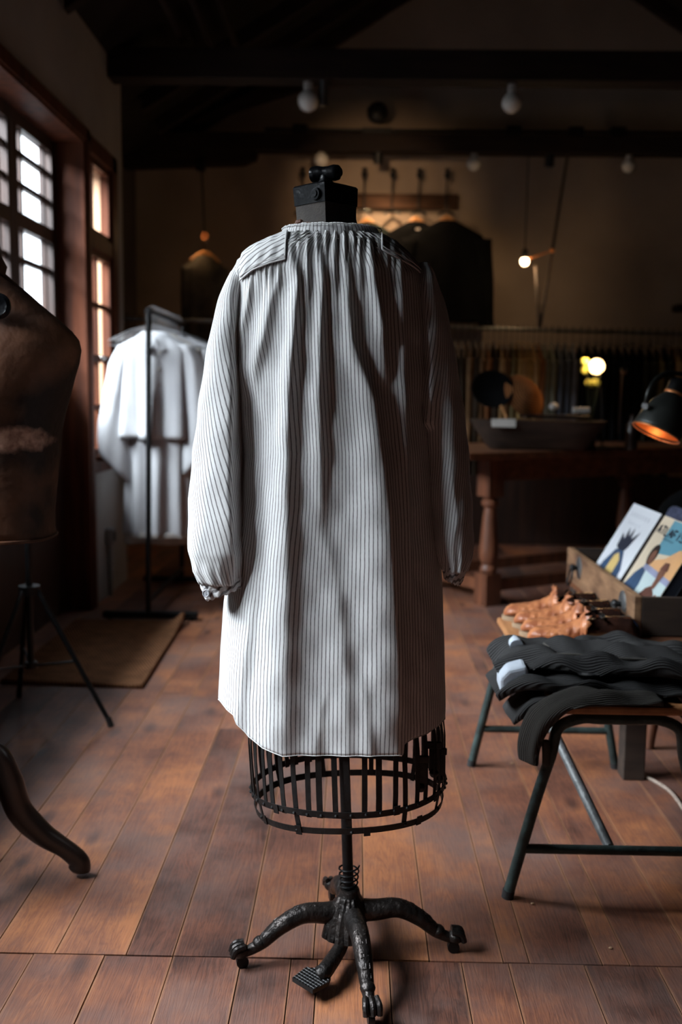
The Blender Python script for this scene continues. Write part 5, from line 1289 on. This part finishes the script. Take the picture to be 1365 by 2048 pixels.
for q, (tx, ty_, hx_, hy2, lb) in enumerate((
    (1008, 1237, 1205, 1180, 'tan-toed shoe at the far end of the row on the bench, its frayed edge upright'),
    (1028, 1252, 1222, 1206, 'tan-toed shoe second from the far end of the bench row, thickest of them'),
    (1042, 1268, 1245, 1236, 'tan-toed shoe third from the far end, beside the dark trousers on the bench'),
    (1055, 1284, 1262, 1262, 'tan-toed shoe half covered by the dark trousers on the bench'))):
    A = on(tx, ty_, 2, SZ+.001); B = A+Vector((.285, -.02-.01*q, 0)); A = A+Vector((0, 0, 0))
    shoe((A.x, A.y, SZ+.001), (B.x, B.y, SZ+.001), .88, q+1, lb)
# ------------------------------------------------------------------ folded corduroy trousers
def cloth_slab(name, path, ywid, thick, seed, mat, parent=None, label=None, n=40, wr=1.0, grp=None, uvrot=False):
    # a folded bundle: cross sections in the YZ plane swept along X; path = [(x, y centre, z bottom, y half width, height)]
    rnd = random.Random(seed); P = catmull([(a, b, c) for a, b, c, _, _ in path], 10); m = len(P)-1
    mb = MB(); rg = []; uu = []; ph = [rnd.random()*6 for _ in range(6)]
    for j, p in enumerate(P):
        f = j/10; i = min(int(f), len(path)-2); t = f-i; hw = lerp(path[i][3], path[i+1][3], t); h = lerp(path[i][4], path[i+1][4], t)
        tn = (P[min(j+1, m)]-P[max(j-1, 0)]).normalized(); up = Vector((-tn.z, 0, tn.x)).normalized()
        if up.z < 0 and abs(tn.z) < .9: up = -up
        r = []; ur = []
        for k in range(n):
            a = 2*pi*k/n; ca, sa = cos(a), sin(a)
            yy = hw*abs(ca)**.6*(1 if ca > 0 else -1); zz = h*.5+h*.5*abs(sa)**.7*(1 if sa > 0 else -1)
            w = wr*(.006*sin(yy*52+p.x*9+ph[0])+.004*sin(yy*95-p.x*22+ph[1])+.003*sin(p.x*60+yy*30+ph[2])) if sa > 0 else 0
            r.append(p+Vector((0, yy+.005*sin(p.x*25+ph[3]), 0))+up*max(0.0, zz+w)); ur.append((p.x, yy+zz*.6) if not uvrot else (yy, p.x))
        ur.append(ur[0]); rg.append(r); uu.append(ur)
    mb.loft(rg, uvs=uu); return build(name, mb, mat, parent, angle=180)
tz1 = SZ+.002
tr1 = thing('trousers', 'dark grey corduroy trousers with a pale lining folded on top of the bench', 'trousers', (.6, 2.26, SZ))
cloth_slab('folded_legs', [(.345, 2.30, tz1+.006, .085, .028), (.40, 2.30, tz1+.034, .105, .034), (.50, 2.29, tz1+.036, .12, .034), (.62, 2.28, tz1+.036, .135, .034), (.72, 2.265, tz1+.036, .14, .032), (.79, 2.26, tz1+.018, .14, .03), (.835, 2.255, tz1-.05, .135, .028), (.845, 2.25, tz1-.15, .125, .026)], 0, 0, 3, 'cord', tr1, wr=2.0)
cloth_slab('lower_fold', [(.335, 2.25, tz1-.030, .08, .024), (.39, 2.245, tz1+.002, .10, .034), (.52, 2.24, tz1+.001, .115, .036), (.66, 2.235, tz1+.001, .12, .036), (.72, 2.235, tz1+.0, .12, .034), (.765, 2.23, tz1-.03, .12, .028), (.785, 2.23, tz1-.10, .11, .022)], 0, 0, 5, 'cord', tr1, wr=1.5)
mb = MB(); pts = [on(x, y, 1, 2.27) for x, y in ((989, 1352), (990, 1328), (1006, 1312), (1040, 1304), (1047, 1320), (1036, 1340), (1016, 1362), (1002, 1364))]
mb.prism([p+Vector((0, -.095, -.008)) for p in pts], Vector((0, .06, .006))); build('pale_lining', mb, 'denim', tr1, smooth=False, bevel=.007)
mb = MB(); c = on(1034, 1292, 1, 2.32); mb.tube([c+Vector((.004*t, .004*sin(t), .018*cos(t)+.0)) if False else c+Vector((0, .05*t, .003*sin(t*6))) for t in (0, .25, .5, .75, 1)], .016, 12); build('rolled_waistband', mb, 'denim', tr1)
mb = MB(); mb.tube(catmull([(.43, 2.23, tz1+.070), (.50, 2.205, tz1+.078), (.58, 2.195, tz1+.074), (.66, 2.185, tz1+.074)], 6), .0035, 6); mb.tube(catmull([(.44, 2.205, tz1+.066), (.455, 2.25, tz1+.077), (.45, 2.30, tz1+.079)], 5), .003, 6); build('seam', mb, 'cordlight', tr1)
tr2 = thing('trousers', 'grey corduroy trouser leg drooping over the left edge of the bench below the folded pair', 'trousers', (.45, 2.13, SZ))
cloth_slab('drooping_leg', [(.405, 2.085, .318, .022, .030), (.408, 2.088, .355, .030, .034), (.428, 2.092, .405, .042, .034), (.475, 2.095, SZ+.004, .05, .018), (.54, 2.095, SZ+.010, .045, .014), (.66, 2.095, SZ+.006, .04, .012)], 0, 0, 9, 'cordlight', tr2, wr=1.1)
cloth_slab('hanging_fold', [(.368, 2.22, .372, .055, .018), (.385, 2.215, .392, .07, .024), (.415, 2.21, .42, .075, .026), (.47, 2.20, SZ-.002, .08, .012)], 0, 0, 12, 'cord', tr2, wr=.7)
mb = MB(); mb.tube(catmull([(.418, 2.078, .372), (.420, 2.076, .345), (.421, 2.077, .315)], 5), [.006]+[.009]*9+[.006], 10); build('hem_end', mb, 'cordlight', tr2)
# cord on the floor
c0_ = [flr(1287, 1555), flr(1310, 1566), flr(1338, 1584), flr(1357, 1606), flr(1380, 1640), flr(1420, 1680)]
mb = MB(); mb.tube([p+Vector((0, 0, .0055)) for p in catmull(c0_, 8)], .005, 8); tag(build('rope', mb, 'rope'), 'pale cord lying on the floorboards beside the low table leg', 'rope')
for px, py, lb in ((1025, 1528, 'tiny pale wood chip on the floor between the bench legs'), (1066, 1809, 'tiny wood chip on the floor right of the near bench foot'), (1222, 1898, 'dry leaf scrap on the floorboards at lower right')):
    p = flr(px, py); mb = MB(); mb.sphere(p+Vector((0, 0, .0025)), .0035, 8, (1.3, .8, .7)); tag(build('wood_chip', mb, 'chip'), lb, 'wood chip')
# ------------------------------------------------------------------ grey dome lamp on the right
LY_ = 2.95
lc = on(1312, 860, 1, LY_); lrim = on(1313, 866, 1, LY_)
ax_ = Vector((.42, .12, .90)).normalized(); R = align(ax_)
dl = thing('dome_lamp', 'dark grey dome lamp with copper lining leaning in from the right edge', 'lamp', (1.34, 3.05, LTZ))
r_ = .072
mb = MB(); mb.lathe([(r_, 0), (r_*1.0, .012), (r_*.93, .045), (r_*.74, .085), (r_*.50, .112), (r_*.40, .122)], lrim, 40, R, caps=(False, False)); shd = build('shade', mb, 'shade', dl, angle=60, solid=.0015)
mb = MB(); mb.lathe([(r_*.985, .001), (r_*.975, .012), (r_*.90, .045), (r_*.71, .083), (r_*.46, .109), (.001, .112)], lrim, 40, R, caps=(False, True)); build('copper_lining', mb, 'copper', shd, angle=60)
mb = MB(); mb.tube([lrim+R @ Vector((r_*1.003*cos(a), r_*1.003*sin(a), 0)) for a in [2*pi*q/48 for q in range(49)]], .0022, 8); build('rim', mb, 'copper', shd)
mb = MB(); mb.lathe([(r_*.42, .118), (r_*.42, .158), (r_*.36, .168), (r_*.30, .172), (.001, .174)], lrim, 24, R); build('socket', mb, 'black', dl, angle=30)
mb = MB(); mb.lathe([(r_*.43, .122), (r_*.44, .126), (r_*.43, .130)], lrim, 24, R); build('collar_ring', mb, 'copper', dl)
mb = MB(); mb.sphere(lrim+ax_*.045, .026, 14); build('bulb', mb, MT['lampbulb'] if 'lampbulb' in MT else emis('dome_bulb', (1, .6, .28), 1.2), dl)
A = on(1292, 812, 1, LY_-.03); mb = MB(); mb.tube(catmull([A, on(1297, 792, 1, LY_-.04), on(1308, 765, 1, LY_-.03), on(1330, 748, 1, LY_), on(1352, 746, 1, LY_+.02), on(1385, 752, 1, LY_+.04)], 6), .0075, 10, flat=.5); build('hinge_bracket', mb, 'shade', dl)
mb = MB(); mb.cyl(A+Vector((-.004, -.006, 0)), A+Vector((.004, .006, 0)), .010, n=14); build('pivot_screw', mb, 'zinc', dl)
e = on(1385, 752, 1, LY_+.04); mb = MB(); mb.tube(catmull([e, Vector((1.16, 3.0, e.z+.03)), Vector((1.30, 3.05, e.z-.10)), Vector((1.34, 3.05, e.z-.3)), Vector((1.34, 3.05, LTZ+.02))], 8), .010, 10); build('arm', mb, 'black', dl)
mb = MB(); mb.lathe([(.001, .002), (.085, .002), (.085, .016), (.03, .026), (.001, .028)], (1.34, 3.05, LTZ), 30); build('base', mb, 'black', dl)
point('dome_light', lrim+ax_*.010, .10, (1, .55, .25), .012)
# dark upholstered chair beyond the drawer
ac = thing('armchair', 'dark round-backed chair in the shadow behind the books', 'chair', (1.62, 4.35, 0))
mb = MB(); rr = []
for q in range(14):
    t = q/13; z = lerp(.40, .74, t); w = .30*sqrt(max(.02, 1-(t**4)*.97)); rr.append([Vector((1.58+w*cos(a), 4.25+.05*sin(a)+.06*t, z)) for a in [2*pi*k/30 for k in range(30)]])
mb.loft(rr); build('backrest', mb, 'blackcloth', ac)
mb = MB(); mb.span((1.32, 4.30, .36), (1.86, 4.78, .45)); build('seat', mb, 'blackcloth', ac, smooth=False, bevel=.02)
for x, y in ((1.34, 4.27), (1.84, 4.27), (1.34, 4.74), (1.84, 4.74)):
    mb = MB(); mb.tube([(x, y, 0), (x, y, .36)], [.014, .022], 10); build('leg', mb, 'dark_wood', ac)
# ------------------------------------------------------------------ worn hide bust on a carved wooden stand, left foreground
BY = 2.12
bs_ = thing('bust_form', 'worn brown hide tailor bust on a carved black stand at the left edge', 'dress form', (-.815, BY, 0))
prof = [(545, 5), (560, 22), (585, 52), (612, 82), (640, 116), (662, 140), (680, 154), (700, 158), (725, 154), (750, 146), (790, 135), (830, 124), (870, 117), (920, 113), (970, 108), (1020, 103), (1055, 103), (1072, 106)]
mb = MB(); rg = []; cxb = -.815
for y, px in reversed(prof):
    p = on(px, y, 1, BY); a = p.x-cxb; b = interp([(540, .065), (620, .10), (700, .125), (800, .135), (900, .12), (1072, .125)], y); rg.append((p.z, a, b))
zt = on(2, 520, 1, BY).z; rg += [(zt-.012, .075, .055), (zt+.012, .062, .052), (zt+.07, .058, .052)]
R_ = []
for z, a, b in rg:
    R_.append([Vector((cxb+a*abs(cos(t))**.8*(1 if cos(t) > 0 else -1), BY+b*abs(sin(t))**.8*(1 if sin(t) > 0 else -1)*(1+(.12*exp(-((z-1.14)/.09)**2) if sin(t) < 0 else 0)), z)) for t in [2*pi*k/72 for k in range(72)]])
mb.loft(R_); build('torso', mb, 'bust', bs_, angle=180)
mb = MB(); mb.lathe([(.060, zt+.071), (.062, zt+.08), (.05, zt+.11), (.02, zt+.125), (.014, zt+.15), (.024, zt+.165), (.02, zt+.185), (.001, zt+.19)], (cxb, BY, 0), 24); build('neck_cap', mb, 'lacquer', bs_)
p = on(2, 612, 1, BY-.11); mb = MB(); mb.lathe([(.026, -.002), (.026, .004), (.02, .008), (.012, .006), (.001, .006)], p+Vector((-.006, 0, 0)), 24, RX(pi/2)); build('arm_plate', mb, 'lacquer', bs_)
pz_ = on(12, 880, 1, BY-.13); bust_mat((pz_.x-cxb, pz_.y-BY, pz_.z))
mb = MB(); e_ = R_[0]; mb.tube(e_+[e_[0]], .004, 6); build('hem', mb, 'bust', bs_)
mb = MB(); mb.lathe([(.030, .20), (.038, .24), (.030, .28), (.024, .34), (.034, .42), (.026, .52), (.020, .66), (.026, .78), (.026, .84)], (cxb, BY, 0), 20); pst = build('pedestal_post', mb, 'dark_wood', bs_)
for ang, main in ((.10, True), (2.2, False), (4.3, False)):
    if main:
        P = [on(-28, 1500, 1, BY+.0), on(4, 1516, 1, BY), on(18, 1560, 1, BY+.01), on(40, 1622, 1, BY+.02), on(85, 1668, 1, BY+.03), on(130, 1697, 1, BY+.035), on(158, 1722, 1, BY+.04), flr(158, 1752)+Vector((0, 0, .012))]
        P[0] = Vector((cxb+.02, BY, P[0].z-.0)); off = [q_-Vector((cxb, BY, 0)) for q_ in P]
    R2 = RZ(0 if main else ang); pts = catmull([Vector((cxb, BY, 0))+R2 @ q_ for q_ in off], 6)
    mb = MB(); mb.tube(pts, lambda t: interp([(0, .020), (.14, .022), (.3, .031), (.5, .030), (.7, .022), (.85, .023), (.95, .026), (1, .018)], t), 16, flat=.8); build('curved_leg', mb, 'dark_wood', bs_)
# ------------------------------------------------------------------ thin black tripod behind the bust
tx0 = Vector((-1.08, 3.24, 0)); tp0 = thing('tripod', 'thin black folding tripod stand in the shadow behind the hide bust', 'tripod', tx0)
mb = MB(); mb.tube([tx0+Vector((0, 0, .18)), tx0+Vector((0, 0, .85))], .011, 10); build('column', mb, 'black', tp0)
mb = MB(); mb.cyl(tx0+Vector((0, 0, .43)), tx0+Vector((0, 0, .46)), .035, n=16); build('collar', mb, 'black', tp0)
mb = MB(); mb.cyl(tx0+Vector((0, 0, .18)), tx0+Vector((0, 0, .20)), .022, n=14); build('lower_collar', mb, 'black', tp0)
f0 = flr(222, 1453)
for k, ft in enumerate((f0, tx0+Vector((-.12, -.26, 0)), tx0+Vector((-.13, .25, 0)))):
    d = (ft-tx0); d.z = 0; dn_ = d.normalized(); mb = MB(); A = tx0+dn_*.03+Vector((0, 0, .445)); mb.tube([A, ft+Vector((0, 0, .008))], [.009, .008], 8)
    lg = build('leg', mb, 'black', tp0)
    mb = MB(); mb.tube([tx0+dn_*.018+Vector((0, 0, .19)), A.lerp(ft, .52)], .004, 6); build('brace', mb, 'black', lg)
    mb = MB(); mb.cyl((ft.x, ft.y, 0), (ft.x-dn_.x*.01, ft.y-dn_.y*.01, .03), .0105, n=10); build('rubber_foot', mb, 'rubber', lg)
